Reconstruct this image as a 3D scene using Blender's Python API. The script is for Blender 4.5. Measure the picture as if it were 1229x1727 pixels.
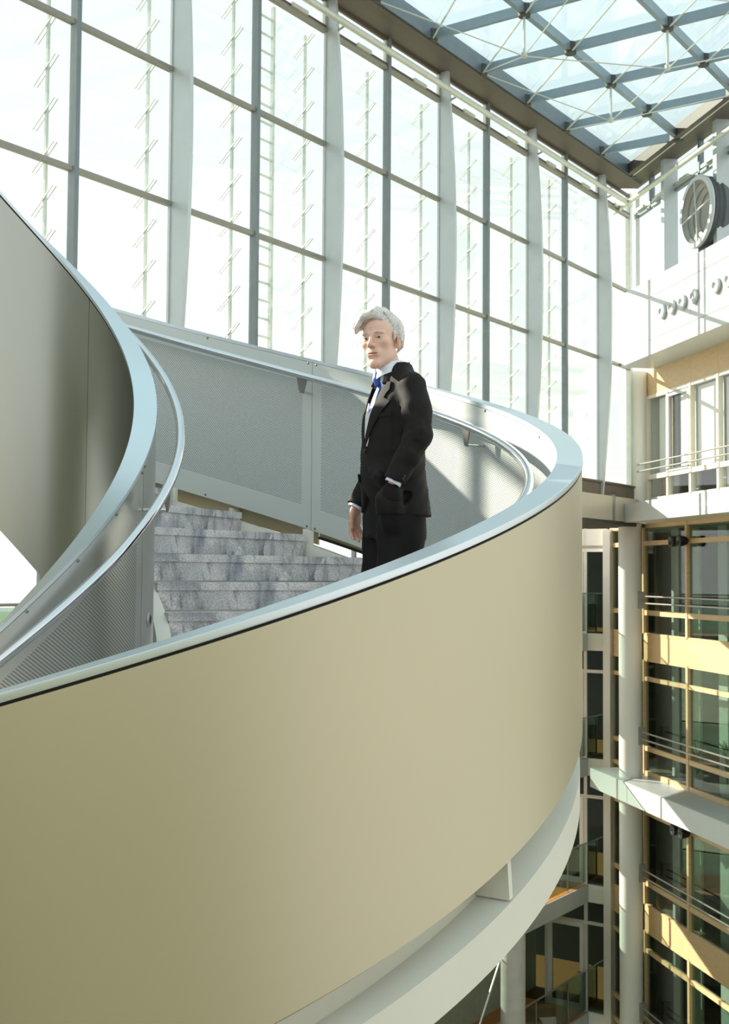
import bpy, bmesh, math, random
import numpy as np
from mathutils import Matrix, Vector
random.seed(7)
PI = math.pi
for o in list(bpy.data.objects):
    bpy.data.objects.remove(o)
scene = bpy.context.scene
COL = scene.collection

# ---------------------------------------------------------------- camera, sky, sun, exposure
EZ = 15.3                      # eye height above the atrium floor
PITCH, ROLL = 0.05, 0.00705
cam = bpy.data.cameras.new('camera')
cam.sensor_fit = 'VERTICAL'; cam.sensor_height = 36.0; cam.sensor_width = 36.0
cam.lens = 2123.4 / 1727.0 * 36.0
cam.clip_start = 0.05; cam.clip_end = 600
cam.dof.use_dof = True; cam.dof.focus_distance = 5.6; cam.dof.aperture_fstop = 11.0
cam_ob = bpy.data.objects.new('camera', cam); COL.objects.link(cam_ob)
ca, sa, cb, sb = math.cos(PITCH), math.sin(PITCH), math.cos(ROLL), math.sin(ROLL)
U0 = Vector((0, -sa, ca)); X1 = Vector((1, 0, 0)); FW = Vector((0, ca, sa))
RI = X1 * cb + U0 * sb; UP = U0 * cb - X1 * sb
M = Matrix((RI, UP, -FW)).transposed().to_4x4(); M.translation = (0, 0, EZ)
cam_ob.matrix_world = M
scene.camera = cam_ob

world = bpy.data.worlds.new('sky'); scene.world = world; world.use_nodes = True
wn = world.node_tree; wn.nodes.clear()
wo = wn.nodes.new('ShaderNodeOutputWorld'); bg = wn.nodes.new('ShaderNodeBackground')
tc = wn.nodes.new('ShaderNodeTexCoord'); sp = wn.nodes.new('ShaderNodeSeparateXYZ')
rp = wn.nodes.new('ShaderNodeValToRGB')
rp.color_ramp.elements[0].position = 0.0; rp.color_ramp.elements[0].color = (1.0, 0.995, 0.97, 1)
rp.color_ramp.elements[1].position = 0.55; rp.color_ramp.elements[1].color = (0.80, 0.89, 0.93, 1)
wn.links.new(tc.outputs['Generated'], sp.inputs[0]); wn.links.new(sp.outputs['Z'], rp.inputs[0])
wn.links.new(rp.outputs[0], bg.inputs[0]); wn.links.new(bg.outputs[0], wo.inputs[0])
bg.inputs[1].default_value = 1.55

sun = bpy.data.lights.new('sun', 'SUN'); sun.energy = 12.5; sun.angle = math.radians(0.6); sun.color = (1.0, 0.90, 0.76)
sun_ob = bpy.data.objects.new('sun', sun); COL.objects.link(sun_ob)
sun_ob.rotation_euler = Vector((0.750, -0.482, -0.452)).to_track_quat('-Z', 'Y').to_euler()
sun_ob.location = (-20, 30, 40)

vs = scene.view_settings
vs.view_transform = 'Standard'; vs.look = 'None'; vs.exposure = -0.2; vs.gamma = 1.0; vs.use_curve_mapping = False
scene.cycles.transparent_max_bounces = 32
scene.cycles.max_bounces = 10

# ---------------------------------------------------------------- materials
MATS = {}
def nt_new(name):
    m = bpy.data.materials.new(name); m.use_nodes = True
    MATS[name] = m
    n = m.node_tree; b = n.nodes.get('Principled BSDF')
    return m, n, b
def N(n, t, **kw):
    x = n.nodes.new('ShaderNode' + t)
    for k, v in kw.items(): setattr(x, k, v)
    return x
def pmat(name, col, rough=0.5, metal=0.0, var=0.06, scale=6.0, bump=0.0, spec=0.5, coat=0.0, stretch=None):
    m, n, b = nt_new(name)
    b.inputs['Roughness'].default_value = rough; b.inputs['Metallic'].default_value = metal
    b.inputs['Specular IOR Level'].default_value = spec; b.inputs['Coat Weight'].default_value = coat
    t = N(n, 'TexCoord'); no = N(n, 'TexNoise'); no.inputs['Scale'].default_value = scale; no.inputs['Detail'].default_value = 4
    src = t.outputs['Object']
    if stretch:
        mp = N(n, 'Mapping'); mp.inputs['Scale'].default_value = stretch
        n.links.new(src, mp.inputs[0]); src = mp.outputs[0]
    n.links.new(src, no.inputs['Vector'])
    r = N(n, 'ValToRGB')
    r.color_ramp.elements[0].position = 0.3; r.color_ramp.elements[1].position = 0.7
    r.color_ramp.elements[0].color = tuple(max(0, c * (1 - var)) for c in col) + (1,)
    r.color_ramp.elements[1].color = tuple(min(1, c * (1 + var)) for c in col) + (1,)
    n.links.new(no.outputs['Fac'], r.inputs[0]); n.links.new(r.outputs[0], b.inputs['Base Color'])
    if bump:
        bp = N(n, 'Bump'); bp.inputs['Strength'].default_value = bump; bp.inputs['Distance'].default_value = 0.002
        n.links.new(no.outputs['Fac'], bp.inputs['Height']); n.links.new(bp.outputs[0], b.inputs['Normal'])
    return m
def glassmat(name, tint, refl=0.12, rough=0.0, ior=1.45, diffuse=0.0, dcol=(0.9, 0.95, 0.95)):
    m, n, b = nt_new(name); n.nodes.remove(b)
    out = n.nodes.get('Material Output')
    tr = N(n, 'BsdfTransparent'); tr.inputs[0].default_value = tint + (1,)
    gl = N(n, 'BsdfGlossy'); gl.inputs['Roughness'].default_value = rough
    fr = N(n, 'Fresnel'); ge = N(n, 'NewGeometry'); mr = N(n, 'MapRange')
    mr.inputs['To Min'].default_value = ior; mr.inputs['To Max'].default_value = 1.0 / ior     # same reflectance on both faces of a thin pane
    n.links.new(ge.outputs['Backfacing'], mr.inputs['Value']); n.links.new(mr.outputs[0], fr.inputs[0])
    mx = N(n, 'MixShader'); n.links.new(fr.outputs[0], mx.inputs[0])
    n.links.new(tr.outputs[0], mx.inputs[1]); n.links.new(gl.outputs[0], mx.inputs[2])
    last = mx
    if diffuse:
        di = N(n, 'BsdfTranslucent'); di.inputs[0].default_value = dcol + (1,)
        d2_ = N(n, 'BsdfDiffuse'); d2_.inputs[0].default_value = dcol + (1,)
        ad = N(n, 'MixShader'); ad.inputs[0].default_value = 0.2
        n.links.new(di.outputs[0], ad.inputs[1]); n.links.new(d2_.outputs[0], ad.inputs[2])
        m2 = N(n, 'MixShader'); m2.inputs[0].default_value = diffuse
        n.links.new(mx.outputs[0], m2.inputs[1]); n.links.new(ad.outputs[0], m2.inputs[2]); last = m2
    n.links.new(last.outputs[0], out.inputs[0])
    return m

pmat('cladding', (0.475, 0.43, 0.30), 0.42, 0.75, 0.015, 1.2)
pmat('cap_steel', (0.64, 0.70, 0.73), 0.40, 0.92, 0.03, 2.0)
pmat('chrome', (0.62, 0.63, 0.64), 0.11, 1.0, 0.02)
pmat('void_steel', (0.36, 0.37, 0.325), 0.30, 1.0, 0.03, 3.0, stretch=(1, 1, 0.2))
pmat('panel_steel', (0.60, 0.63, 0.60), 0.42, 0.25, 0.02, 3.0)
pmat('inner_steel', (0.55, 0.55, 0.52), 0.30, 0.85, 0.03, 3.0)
pmat('rivet_steel', (0.25, 0.25, 0.24), 0.35, 0.9, 0.05)
pmat('bracket_steel', (0.22, 0.21, 0.19), 0.4, 0.6, 0.05)
pmat('blind', (0.80, 0.78, 0.74), 0.8, 0, 0.02)
pmat('gap_black', (0.02, 0.018, 0.015), 0.7, 0.0)
pmat('white_paint', (0.78, 0.765, 0.68), 0.5, 0, 0.02, 3.0)
pmat('stringer_paint', (0.66, 0.64, 0.54), 0.5, 0, 0.02, 3.0)
pmat('cream_paint', (0.74, 0.73, 0.66), 0.55, 0, 0.02, 3.0)
pmat('fin_paint', (0.58, 0.62, 0.62), 0.38, 0.35, 0.03, 2.0)
pmat('mullion_paint', (0.20, 0.235, 0.245), 0.4, 0.3, 0.05)
pmat('transom_paint', (0.30, 0.28, 0.24), 0.4, 0.3, 0.05)
pmat('eave_paint', (0.15, 0.185, 0.21), 0.35, 0.3, 0.05)
pmat('eave_soffit', (0.11, 0.085, 0.065), 0.5, 0.1, 0.05)
pmat('roof_steel', (0.24, 0.31, 0.36), 0.35, 0.3, 0.05)
pmat('node_dark', (0.06, 0.065, 0.06), 0.5, 0.2)
pmat('rod_steel', (0.66, 0.66, 0.58), 0.35, 0.4, 0.05)
pmat('sill_brown', (0.13, 0.105, 0.09), 0.5, 0.1, 0.1)
pmat('beam_panel', (0.62, 0.58, 0.50), 0.4, 0.3, 0.02)
pmat('fascia_white', (0.60, 0.61, 0.60), 0.30, 0, 0.01, 2.0)
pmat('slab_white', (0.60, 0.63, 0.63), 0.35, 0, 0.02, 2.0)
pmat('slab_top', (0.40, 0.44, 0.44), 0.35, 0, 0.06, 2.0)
pmat('plaster', (0.76, 0.73, 0.66), 0.7, 0, 0.02, 2.0)
pmat('column_paint', (0.74, 0.74, 0.69), 0.42, 0, 0.015, 2.0)
pmat('concrete', (0.46, 0.44, 0.40), 0.6, 0, 0.08, 5.0)
pmat('wood', (0.68, 0.48, 0.26), 0.42, 0, 0.10, 3.0, stretch=(1, 1, 14))
pmat('wood_dark', (0.42, 0.22, 0.08), 0.5, 0, 0.12, 3.0, stretch=(14, 14, 1))
pmat('cream_frame', (0.84, 0.78, 0.66), 0.4, 0, 0.03)
pmat('door_frame', (0.62, 0.61, 0.56), 0.5, 0, 0.03)
pmat('rail_grey', (0.42, 0.40, 0.37), 0.3, 0.7, 0.05)
pmat('interior_green', (0.46, 0.52, 0.44), 0.8, 0, 0.08)
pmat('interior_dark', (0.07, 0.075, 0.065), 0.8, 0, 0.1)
pmat('interior_grey', (0.64, 0.67, 0.63), 0.8, 0, 0.05)
pmat('interior_floor', (0.30, 0.27, 0.21), 0.5, 0, 0.1)
pmat('black_plastic', (0.015, 0.015, 0.015), 0.4)
pmat('duct_grey', (0.42, 0.42, 0.38), 0.45, 0.2, 0.05)
pmat('duct_dark', (0.10, 0.11, 0.115), 0.5, 0.2, 0.05)
pmat('parquet', (0.50, 0.22, 0.05), 0.3, 0, 0.15, 2.0, stretch=(1, 8, 1))
pmat('ground_stone', (0.20, 0.205, 0.15), 0.5, 0, 0.1, 0.6)
pmat('lawn', (0.30, 0.36, 0.22), 0.9, 0, 0.2, 0.3)
pmat('tree_leaf', (0.42, 0.52, 0.40), 0.9, 0, 0.25, 2.0)
pmat('leaf', (0.10, 0.18, 0.05), 0.6, 0, 0.2, 9.0)
pmat('far_wall', (0.38, 0.345, 0.23), 0.7, 0, 0.05, 0.5)
pmat('far_green', (0.16, 0.20, 0.12), 0.7, 0, 0.1, 0.5)
pmat('lamp_lens', (0.55, 0.58, 0.58), 0.15, 0.2)
pmat('louvre_metal', (0.62, 0.66, 0.58), 0.4, 0.3)
glassmat('pane_glass', (0.97, 0.99, 0.98))
glassmat('roof_glass', (0.90, 0.97, 0.97))
glassmat('office_glass', (0.74, 0.81, 0.77), ior=1.5)
glassmat('dark_glass', (0.40, 0.48, 0.43), ior=1.25)
glassmat('rail_glass', (0.64, 0.73, 0.69), ior=1.45)
glassmat('louvre_glass', (0.93, 0.95, 0.945), ior=1.25, diffuse=0.03, dcol=(0.8, 0.85, 0.83))

# perforated sheet: staggered round holes, UV in metres
def perf_mat(name, base, metal, rough, pitch=0.010, hole=0.27):
    m, n, b = nt_new(name)
    b.inputs['Metallic'].default_value = metal; b.inputs['Roughness'].default_value = rough
    uv = N(n, 'UVMap'); sx = N(n, 'SeparateXYZ'); n.links.new(uv.outputs[0], sx.inputs[0])
    def math_(op, a, b_=None):
        x = N(n, 'Math', operation=op)
        for i, v in enumerate((a, b_)):
            if v is None: continue
            if isinstance(v, (int, float)): x.inputs[i].default_value = v
            else: n.links.new(v, x.inputs[i])
        return x.outputs[0]
    u = math_('DIVIDE', sx.outputs[0], pitch); v = math_('DIVIDE', sx.outputs[1], pitch * 1.7320508)
    ds = []
    for off in (0.0, 0.5):
        fu = math_('SUBTRACT', math_('FRACT', math_('ADD', u, off + 1000)), 0.5)
        fv = math_('MULTIPLY', math_('SUBTRACT', math_('FRACT', math_('ADD', v, off + 1000)), 0.5), 1.7320508)
        ds.append(math_('SQRT', math_('ADD', math_('MULTIPLY', fu, fu), math_('MULTIPLY', fv, fv))))
    h = math_('LESS_THAN', math_('MINIMUM', ds[0], ds[1]), hole)
    mx = N(n, 'Mix', data_type='RGBA'); n.links.new(h, mx.inputs['Factor'])
    mx.inputs['A'].default_value = base + (1,); mx.inputs['B'].default_value = (0.02, 0.022, 0.02, 1)
    n.links.new(mx.outputs['Result'], b.inputs['Base Color'])
    me = math_('MULTIPLY', math_('SUBTRACT', 1.0, h), metal); n.links.new(me, b.inputs['Metallic'])
    return m
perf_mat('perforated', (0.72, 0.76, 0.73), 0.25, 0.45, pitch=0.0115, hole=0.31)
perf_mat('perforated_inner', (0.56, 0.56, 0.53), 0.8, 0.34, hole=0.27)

def granite():
    m, n, b = nt_new('granite')
    t = N(n, 'TexCoord'); mp = N(n, 'Mapping'); n.links.new(t.outputs['Object'], mp.inputs[0])
    mp.inputs['Scale'].default_value = (1, 1, 1)
    big = N(n, 'TexNoise'); big.inputs['Scale'].default_value = 3.2; big.inputs['Detail'].default_value = 6; big.inputs['Distortion'].default_value = 1.6
    n.links.new(mp.outputs[0], big.inputs['Vector'])
    fine = N(n, 'TexNoise'); fine.inputs['Scale'].default_value = 130; fine.inputs['Detail'].default_value = 3; n.links.new(mp.outputs[0], fine.inputs['Vector'])
    def ramp(src, p0, c0, p1, c1):
        r = N(n, 'ValToRGB'); e = r.color_ramp.elements
        e[0].position = p0; e[0].color = c0 + (1,); e[1].position = p1; e[1].color = c1 + (1,)
        n.links.new(src, r.inputs[0]); return r.outputs[0]
    base = ramp(big.outputs['Fac'], 0.36, (0.33, 0.345, 0.385), 0.62, (0.80, 0.765, 0.75))
    med = N(n, 'TexNoise'); med.inputs['Scale'].default_value = 5.5; med.inputs['Detail'].default_value = 5; med.inputs['Distortion'].default_value = 3.0
    mp2 = N(n, 'Mapping'); mp2.inputs['Scale'].default_value = (1.0, 1.0, 0.45); mp2.inputs['Rotation'].default_value = (0.3, 0.6, 0.2)
    n.links.new(t.outputs['Object'], mp2.inputs[0]); n.links.new(mp2.outputs[0], med.inputs['Vector'])
    vein = ramp(med.outputs['Fac'], 0.28, (0.22, 0.225, 0.26), 0.47, (1, 1, 1))
    spk = ramp(fine.outputs['Fac'], 0.36, (0.48, 0.48, 0.51), 0.56, (1.0, 1.0, 1.0))
    def mul(a, c, f):
        x = N(n, 'Mix', data_type='RGBA', blend_type='MULTIPLY'); x.inputs['Factor'].default_value = f
        n.links.new(a, x.inputs['A']); n.links.new(c, x.inputs['B']); return x.outputs['Result']
    n.links.new(mul(mul(base, vein, 0.8), spk, 0.75), b.inputs['Base Color'])
    b.inputs['Roughness'].default_value = 0.55
granite()

# ---------------------------------------------------------------- mesh helpers
class G:
    def __init__(s): s.v = []; s.f = []; s.m = []; s.uv = None
    def add(s, vs_, fs, mi=0):
        k = len(s.v); s.v += [tuple(p) for p in vs_]; s.f += [tuple(i + k for i in f) for f in fs]; s.m += [mi] * len(fs); return s
    def box(s, x0, x1, y0, y1, z0, z1, mi=0):
        return s.add([(x0, y0, z0), (x1, y0, z0), (x1, y1, z0), (x0, y1, z0), (x0, y0, z1), (x1, y0, z1), (x1, y1, z1), (x0, y1, z1)],
                     [(3, 2, 1, 0), (4, 5, 6, 7), (0, 1, 5, 4), (1, 2, 6, 5), (2, 3, 7, 6), (3, 0, 4, 7)], mi)
    def prism(s, poly, a, b, axis, mi=0):
        """poly of 2-D points extruded along axis 0/1/2 from a to b"""
        def P(p, h):
            q = list(p); q.insert(axis, h); return tuple(q)
        n = len(poly)
        return s.add([P(p, a) for p in poly] + [P(p, b) for p in poly],
                     [tuple(range(n - 1, -1, -1)), tuple(range(n, 2 * n))] + [(i, (i + 1) % n, n + (i + 1) % n, n + i) for i in range(n)], mi)
    def tube(s, pts, r, n=10, mi=0, caps=True):
        pts = [Vector(p) for p in pts]; rs = r if isinstance(r, (list, tuple)) else [r] * len(pts)
        rings = []; prev = None
        for i, p in enumerate(pts):
            d = (pts[min(i + 1, len(pts) - 1)] - pts[max(i - 1, 0)]).normalized()
            if prev is None:
                up = Vector((0, 0, 1)) if abs(d.z) < 0.95 else Vector((1, 0, 0))
                a = d.cross(up).normalized()
            else:
                a = (prev - d * prev.dot(d)).normalized()
            prev = a; b = d.cross(a)
            rings.append([p + (a * math.cos(2 * PI * k / n) + b * math.sin(2 * PI * k / n)) * rs[i] for k in range(n)])
        vs_ = [q for ring in rings for q in ring]; fs = []
        for i in range(len(pts) - 1):
            for k in range(n):
                fs.append((i * n + k, i * n + (k + 1) % n, (i + 1) * n + (k + 1) % n, (i + 1) * n + k))
        if caps:
            fs.append(tuple(range(n - 1, -1, -1))); fs.append(tuple((len(pts) - 1) * n + k for k in range(n)))
        return s.add(vs_, fs, mi)
    def lathe(s, prof, n=32, mi=0, M_=None):
        vs_ = []
        for r, z in prof:
            for k in range(n):
                p = Vector((r * math.cos(2 * PI * k / n), r * math.sin(2 * PI * k / n), z))
                vs_.append(M_ @ p if M_ else p)
        fs = [(i * n + k, i * n + (k + 1) % n, (i + 1) * n + (k + 1) % n, (i + 1) * n + k) for i in range(len(prof) - 1) for k in range(n)]
        return s.add(vs_, fs, mi)
    def sweep(s, prof, th0, th1, pitch, dz=0.0, step=0.02, closed=True, mi=0):
        """helical sweep of an (r, z) profile about the local z axis"""
        nt = max(2, int(abs(th1 - th0) / step) + 1); n = len(prof); vs_ = []
        for i in range(nt + 1):
            t = th0 + (th1 - th0) * i / nt
            for r, z in prof: vs_.append((r * math.cos(t), r * math.sin(t), z + dz + pitch * t))
        fs = []; m = n if closed else n - 1
        for i in range(nt):
            for k in range(m):
                fs.append((i * n + k, i * n + (k + 1) % n, (i + 1) * n + (k + 1) % n, (i + 1) * n + k))
        if closed:
            fs.append(tuple(range(n - 1, -1, -1))); fs.append(tuple(nt * n + k for k in range(n)))
        return s.add(vs_, fs, mi)
    def mesh(s, name, mats, smooth=False, angle=30, fix=True):
        me = bpy.data.meshes.new(name); me.from_pydata(s.v, [], s.f)
        for m in ([mats] if isinstance(mats, str) else mats): me.materials.append(MATS[m])
        if any(s.m): me.polygons.foreach_set('material_index', s.m)
        if fix:
            bm = bmesh.new(); bm.from_mesh(me); bmesh.ops.recalc_face_normals(bm, faces=bm.faces); bm.to_mesh(me); bm.free()
        if smooth:
            me.polygons.foreach_set('use_smooth', [True] * len(me.polygons))
            me.set_sharp_from_angle(angle=math.radians(angle))
        me.update(); return me
def link(name, data, parent=None, loc=(0, 0, 0), rotz=0.0):
    o = bpy.data.objects.new(name, data); COL.objects.link(o)
    o.location = loc; o.rotation_euler = (0, 0, rotz)
    if parent is not None: o.parent = parent
    return o
def tag(o, label=None, cat=None, group=None, kind=None):
    if label: o['label'] = label
    if cat: o['category'] = cat
    if group: o['group'] = group
    if kind: o['kind'] = kind
    return o
def empty(name, loc=(0, 0, 0), rotz=0.0):
    o = link(name, None, None, loc, rotz); o.empty_display_size = 0.2; return o
def part(g, name, mats, parent, smooth=False, label=None, angle=30, loc=(0, 0, 0)):
    o = link(name, g.mesh(name, mats, smooth, angle), parent, loc)
    if label: o['label'] = label
    return o
BOXES = {}
def piece(parent, name, mat, x0, x1, y0, y1, z0, z1, label=None):
    """box part, mesh data shared between pieces of equal size"""
    d = (round(abs(x1 - x0), 4), round(abs(y1 - y0), 4), round(abs(z1 - z0), 4), mat)
    if d not in BOXES:
        BOXES[d] = G().box(-d[0] / 2, d[0] / 2, -d[1] / 2, d[1] / 2, -d[2] / 2, d[2] / 2).mesh(name, mat)
    o = link(name, BOXES[d], parent, ((x0 + x1) / 2, (y0 + y1) / 2, (z0 + z1) / 2))
    if label: o['label'] = label
    return o

# ================================================================ SETTING
AW = math.radians(34.25)                       # direction of the glazed curtain wall
E1 = (-math.sin(AW), -math.cos(AW)); ROT1 = math.atan2(E1[1], E1[0])
CORNER = (6.92, 32.8)
BW = math.radians(11.0)
P0 = (CORNER[0] - 0.68 * math.sin(AW), CORNER[1] - 0.68 * math.cos(AW)); ROT2 = math.atan2(-math.cos(BW), math.sin(BW))

# ---- floor and ground
fl = G(); fl.box(-30, 30, -12, 60, -0.3, 0.0)
o = link('floor', fl.mesh('floor', 'ground_stone'), None); tag(o, 'stone floor at the bottom of the atrium', kind='structure')
lw = G(); lw.box(-300, 300, 60, 500, -0.6, -0.3)
o = link('lawn', lw.mesh('lawn', 'lawn'), None); tag(o, 'pale lawn outside beyond the glazing', kind='structure')
# ---- unseen atrium walls behind and beside the viewer, also added to cut sky light
wb = empty('wall_back', (0, -9.0, 0)); tag(wb, kind='structure')
for i in range(4):
    z = i * 3.5
    piece(wb, 'wall_band', 'far_wall', -24, 24, 0, 0.3, z, z + 1.3)
    piece(wb, 'window_band', 'far_green', -24, 24, 0.15, 0.3, z + 1.3, z + 3.5)
piece(wb, 'parapet', 'far_wall', -24, 24, 0, 0.3, 14.0, 16.2)

ws = empty('wall_side', (-13.5, 3.0, 0)); tag(ws, kind='structure')
for i in range(6):
    z = i * 3.5
    piece(ws, 'wall_band', 'far_wall', -0.3, 0, -12, 0, z, z + 1.3)
    piece(ws, 'window_band', 'far_green', -0.3, -0.15, -12, 0, z + 1.3, z + 3.5)
# ---- glazed curtain wall: local x = along the wall towards the viewer, y = into the atrium, z = height from eye level
wl = empty('wall_left', (CORNER[0], CORNER[1], EZ), ROT1); tag(wl, 'tall glazed curtain wall with bowed steel fins', kind='structure')
BAY = 3.85; FIN0 = 2.05; NB = 9
fins = [FIN0 + BAY * i for i in range(NB)]
mull = [FIN0 + BAY * (i + 0.5) for i in range(NB)]
lev = [2.35, 5.45, 7.47, 9.47]; ZTOP = 10.10
edges = sorted([0.0] + fins + mull)
# lens-shaped fins
fprof = []
ZF0, ZF1 = 2.0, 10.05
for i in range(25):
    u = i / 24.0; z = ZF0 + (ZF1 - ZF0) * u
    fprof.append((0.10 + 0.30 * math.sin(PI * (0.06 + 0.80 * u)) ** 1.1, z))
fg = G(); fg.prism([(0.02, ZF1), (0.02, ZF0)] + fprof, -0.035, 0.035, 0)
fg.box(-0.06, 0.06, 0.0, 0.04, ZF0, ZF1)
fin_me = fg.mesh('fin', 'fin_paint')
for t in fins: link('fin', fin_me, wl, (t, 0, 0))
for t in mull: piece(wl, 'mullion', 'mullion_paint', t - 0.04, t + 0.04, -0.04, 0.09, 2.05, ZTOP)
piece(wl, 'corner_post', 'louvre_metal', -0.07, 0.07, -0.07, 0.07, 2.05, ZTOP)
for a, b_ in zip(edges[:-1], edges[1:]):
    a2, b2 = a + 0.045, b_ - 0.045
    for z in lev:
        piece(wl, 'transom', 'transom_paint', a2, b2, -0.03, 0.06, z - 0.035, z + 0.035)
    zs = lev + [ZTOP]
    for z0, z1 in zip(zs[:-1], zs[1:]):
        piece(wl, 'pane', 'pane_glass', a2 - 0.02, b2 + 0.02, -0.012, 0.0, z0 + 0.035, z1 - 0.035)
    # clerestory casement frame and its opener
    piece(wl, 'casement_frame', 'eave_soffit', a2, b2, 0.0, 0.05, 9.98, 10.06)
    piece(wl, 'casement_frame', 'eave_soffit', a2, b2, 0.0, 0.05, 9.51, 9.56)
    piece(wl, 'casement_frame', 'louvre_metal', a2, a2 + 0.06, 0.0, 0.05, 9.56, 9.98)
    piece(wl, 'casement_frame', 'louvre_metal', b2 - 0.06, b2, 0.0, 0.05, 9.56, 9.98)
    c = (a + b_) / 2 - 0.1
    piece(wl, 'window_opener', 'rod_steel', c - 0.22, c + 0.22, 0.06, 0.11, 9.50, 9.57)
# sill, floor beam and its cladding below the glass
TL = edges[-1]
piece(wl, 'sill', 'sill_brown', -0.1, TL, 0.0, 0.10, 2.02, 2.32)
piece(wl, 'sill_flange', 'eave_soffit', -0.1, TL, -0.02, 0.14, 2.32, 2.36)
bt = [-0.55] + [f - 0.75 for f in fins]
prev = -0.55
for f in fins:
    piece(wl, 'beam_panel', 'beam_panel', prev, f - 0.62, -0.3, 0.22, 1.40, 2.01)
    piece(wl, 'beam_strap', 'rail_grey', f - 0.62, f - 0.40, -0.3, 0.20, 1.40, 2.05)
    prev = f - 0.40
piece(wl, 'beam_soffit', 'interior_dark', -0.6, TL, -2.3, 0.2, 1.30, 1.40)
# eave beam and soffit, round pipe below it
g = G(); g.prism([(-0.05, 10.10), (0.70, 10.06), (0.70, 10.42), (-0.05, 10.50)], 0.75, TL, 0)
part(g, 'eave_beam', 'eave_paint', wl)
piece(wl, 'eave_soffit', 'eave_soffit', 0.75, TL, 0.0, 0.66, 10.035, 10.06)
g = G(); g.tube([(0.95, 0.45, 9.5), (TL, 0.45, 9.5)], 0.06, 14)
part(g, 'rail_pipe', 'rod_steel', wl, True)
for f in fins:
    g = G(); g.tube([(f, 0.2, 9.42), (f, 0.45, 9.5)], 0.02, 8); part(g, 'pipe_bracket', 'rail_grey', wl)

# ---- outside glass sun louvres, one set per half bay
arm = G()
for q in (-0.03, 0.03):
    arm.tube([(q, -0.10, 0.14), (q, -0.52, -0.22)], 0.010, 6)
arm_me = arm.mesh('louvre_arm', 'louvre_metal')
masts = sorted([t + 0.22 for t in edges[1:]])
for k, t in enumerate(masts[:11]):
    if k == 0: continue
    lo = empty('sun_louvre', (0, 0, 0)); lo.parent = None
    P = Matrix.Translation((CORNER[0], CORNER[1], EZ)) @ Matrix.Rotation(ROT1, 4, 'Z')
    lo.location = P @ Vector((t, 0, 2.3)); lo.rotation_euler = (0, 0, ROT1)
    nth = ['first', 'second', 'third', 'fourth', 'fifth', 'sixth', 'seventh', 'eighth', 'ninth', 'tenth', 'eleventh', 'twelfth', 'thirteenth', 'fourteenth'][k]
    tag(lo, f'outside glass sun louvre with slanted arms, {nth} from the roof corner', 'sun louvre', 'sun louvres outside the curtain wall')
    piece(lo, 'mast', 'louvre_metal', -0.02, 0.02, -0.30, -0.26, 0.0, 7.1)
    for i in range(12):
        z = 0.35 + i * 0.60
        link('louvre_arm', arm_me, lo, (0, 0, z))
        L = t - (masts[k - 1] if k else 0.0) - 0.08
        if ('bl', round(L, 2)) not in BOXES:
            gb = G(); gb.add([(-L, -0.10, 0.15), (0, -0.10, 0.15), (0, -0.52, -0.21), (-L, -0.52, -0.21)], [(0, 1, 2, 3)])
            gb.add([(-L, -0.104, 0.156), (0, -0.104, 0.156), (0, -0.524, -0.204), (-L, -0.524, -0.204)], [(3, 2, 1, 0)])
            gb.f += [(0, 4, 5, 1), (1, 5, 6, 2), (2, 6, 7, 3), (3, 7, 4, 0)]; gb.m += [0] * 4
            BOXES[('bl', round(L, 2))] = gb.mesh('louvre_blade', 'louvre_glass')
        link('louvre_blade', BOXES[('bl', round(L, 2))], lo, (-0.04, 0, z))
# maintenance ladder outside
P1 = Matrix.Translation((CORNER[0], CORNER[1], EZ)) @ Matrix.Rotation(ROT1, 4, 'Z')
ld = empty('access_ladder', P1 @ Vector((14.35, -0.75, 2.3)), ROT1); tag(ld, 'faint metal access ladder outside behind the glass wall', 'ladder')
for x in (-0.22, 0.22): piece(ld, 'stile', 'louvre_metal', x - 0.03, x + 0.03, -0.03, 0.03, 0.0, 7.6)
for i in range(24): piece(ld, 'rung', 'louvre_metal', -0.2, 0.2, -0.015, 0.015, 0.2 + i * 0.31, 0.23 + i * 0.31)

# ---- glass roof on a square steel grid, local axes as the curtain wall
ce = empty('ceiling', (CORNER[0], CORNER[1], EZ), ROT1); tag(ce, 'glass roof on a steel grid with tension rods', kind='structure')
ZR = 10.16
T0, D0, S = 3.35, 0.65, 1.94
NI, NJ = 11, 6
DIAG = 0.80                                    # the right hand eave cuts the grid on the diagonal d = t - DIAG
def inside(t, d): return d <= t - DIAG + 0.12
nodes = {}
for i in range(-1, NI):
    for j in range(NJ):
        t, d = T0 + S * i, D0 + S * j
        if inside(t, d): nodes[(i, j)] = (t, d)
beamx = G().box(0.06, S - 0.06, -0.05, 0.05, -0.08, 0.10).mesh('roof_beam', 'roof_steel')
beamy = G().box(-0.04, 0.04, 0.06, S - 0.06, -0.08, 0.10).mesh('roof_beam', 'roof_steel')
node_me = G().lathe([(0, -0.12), (0.11, -0.12), (0.13, -0.02), (0.13, 0.09), (0, 0.10)], 12).mesh('roof_node', 'node_dark', True)
strut_me = G().lathe([(0, 0.0), (0.026, 0.0), (0.026, -0.66), (0.055, -0.68), (0.055, -0.76), (0, -0.77)], 10).mesh('strut', 'rod_steel', True)
dg = G().tube([(0.08, 0.08, 0), (S - 0.08, S - 0.08, 0)], 0.018, 6)
diag_me = dg.mesh('diagonal_rod', 'rod_steel')
tri_a = G().prism([(0.0, 0.0), (S, 0.0), (S, S)], 0.0, 0.02, 2).mesh('roof_pane', 'roof_glass')
tri_b = G().prism([(0.0, 0.0), (S, S), (0.0, S)], 0.0, 0.02, 2).mesh('roof_pane', 'roof_glass')
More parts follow.
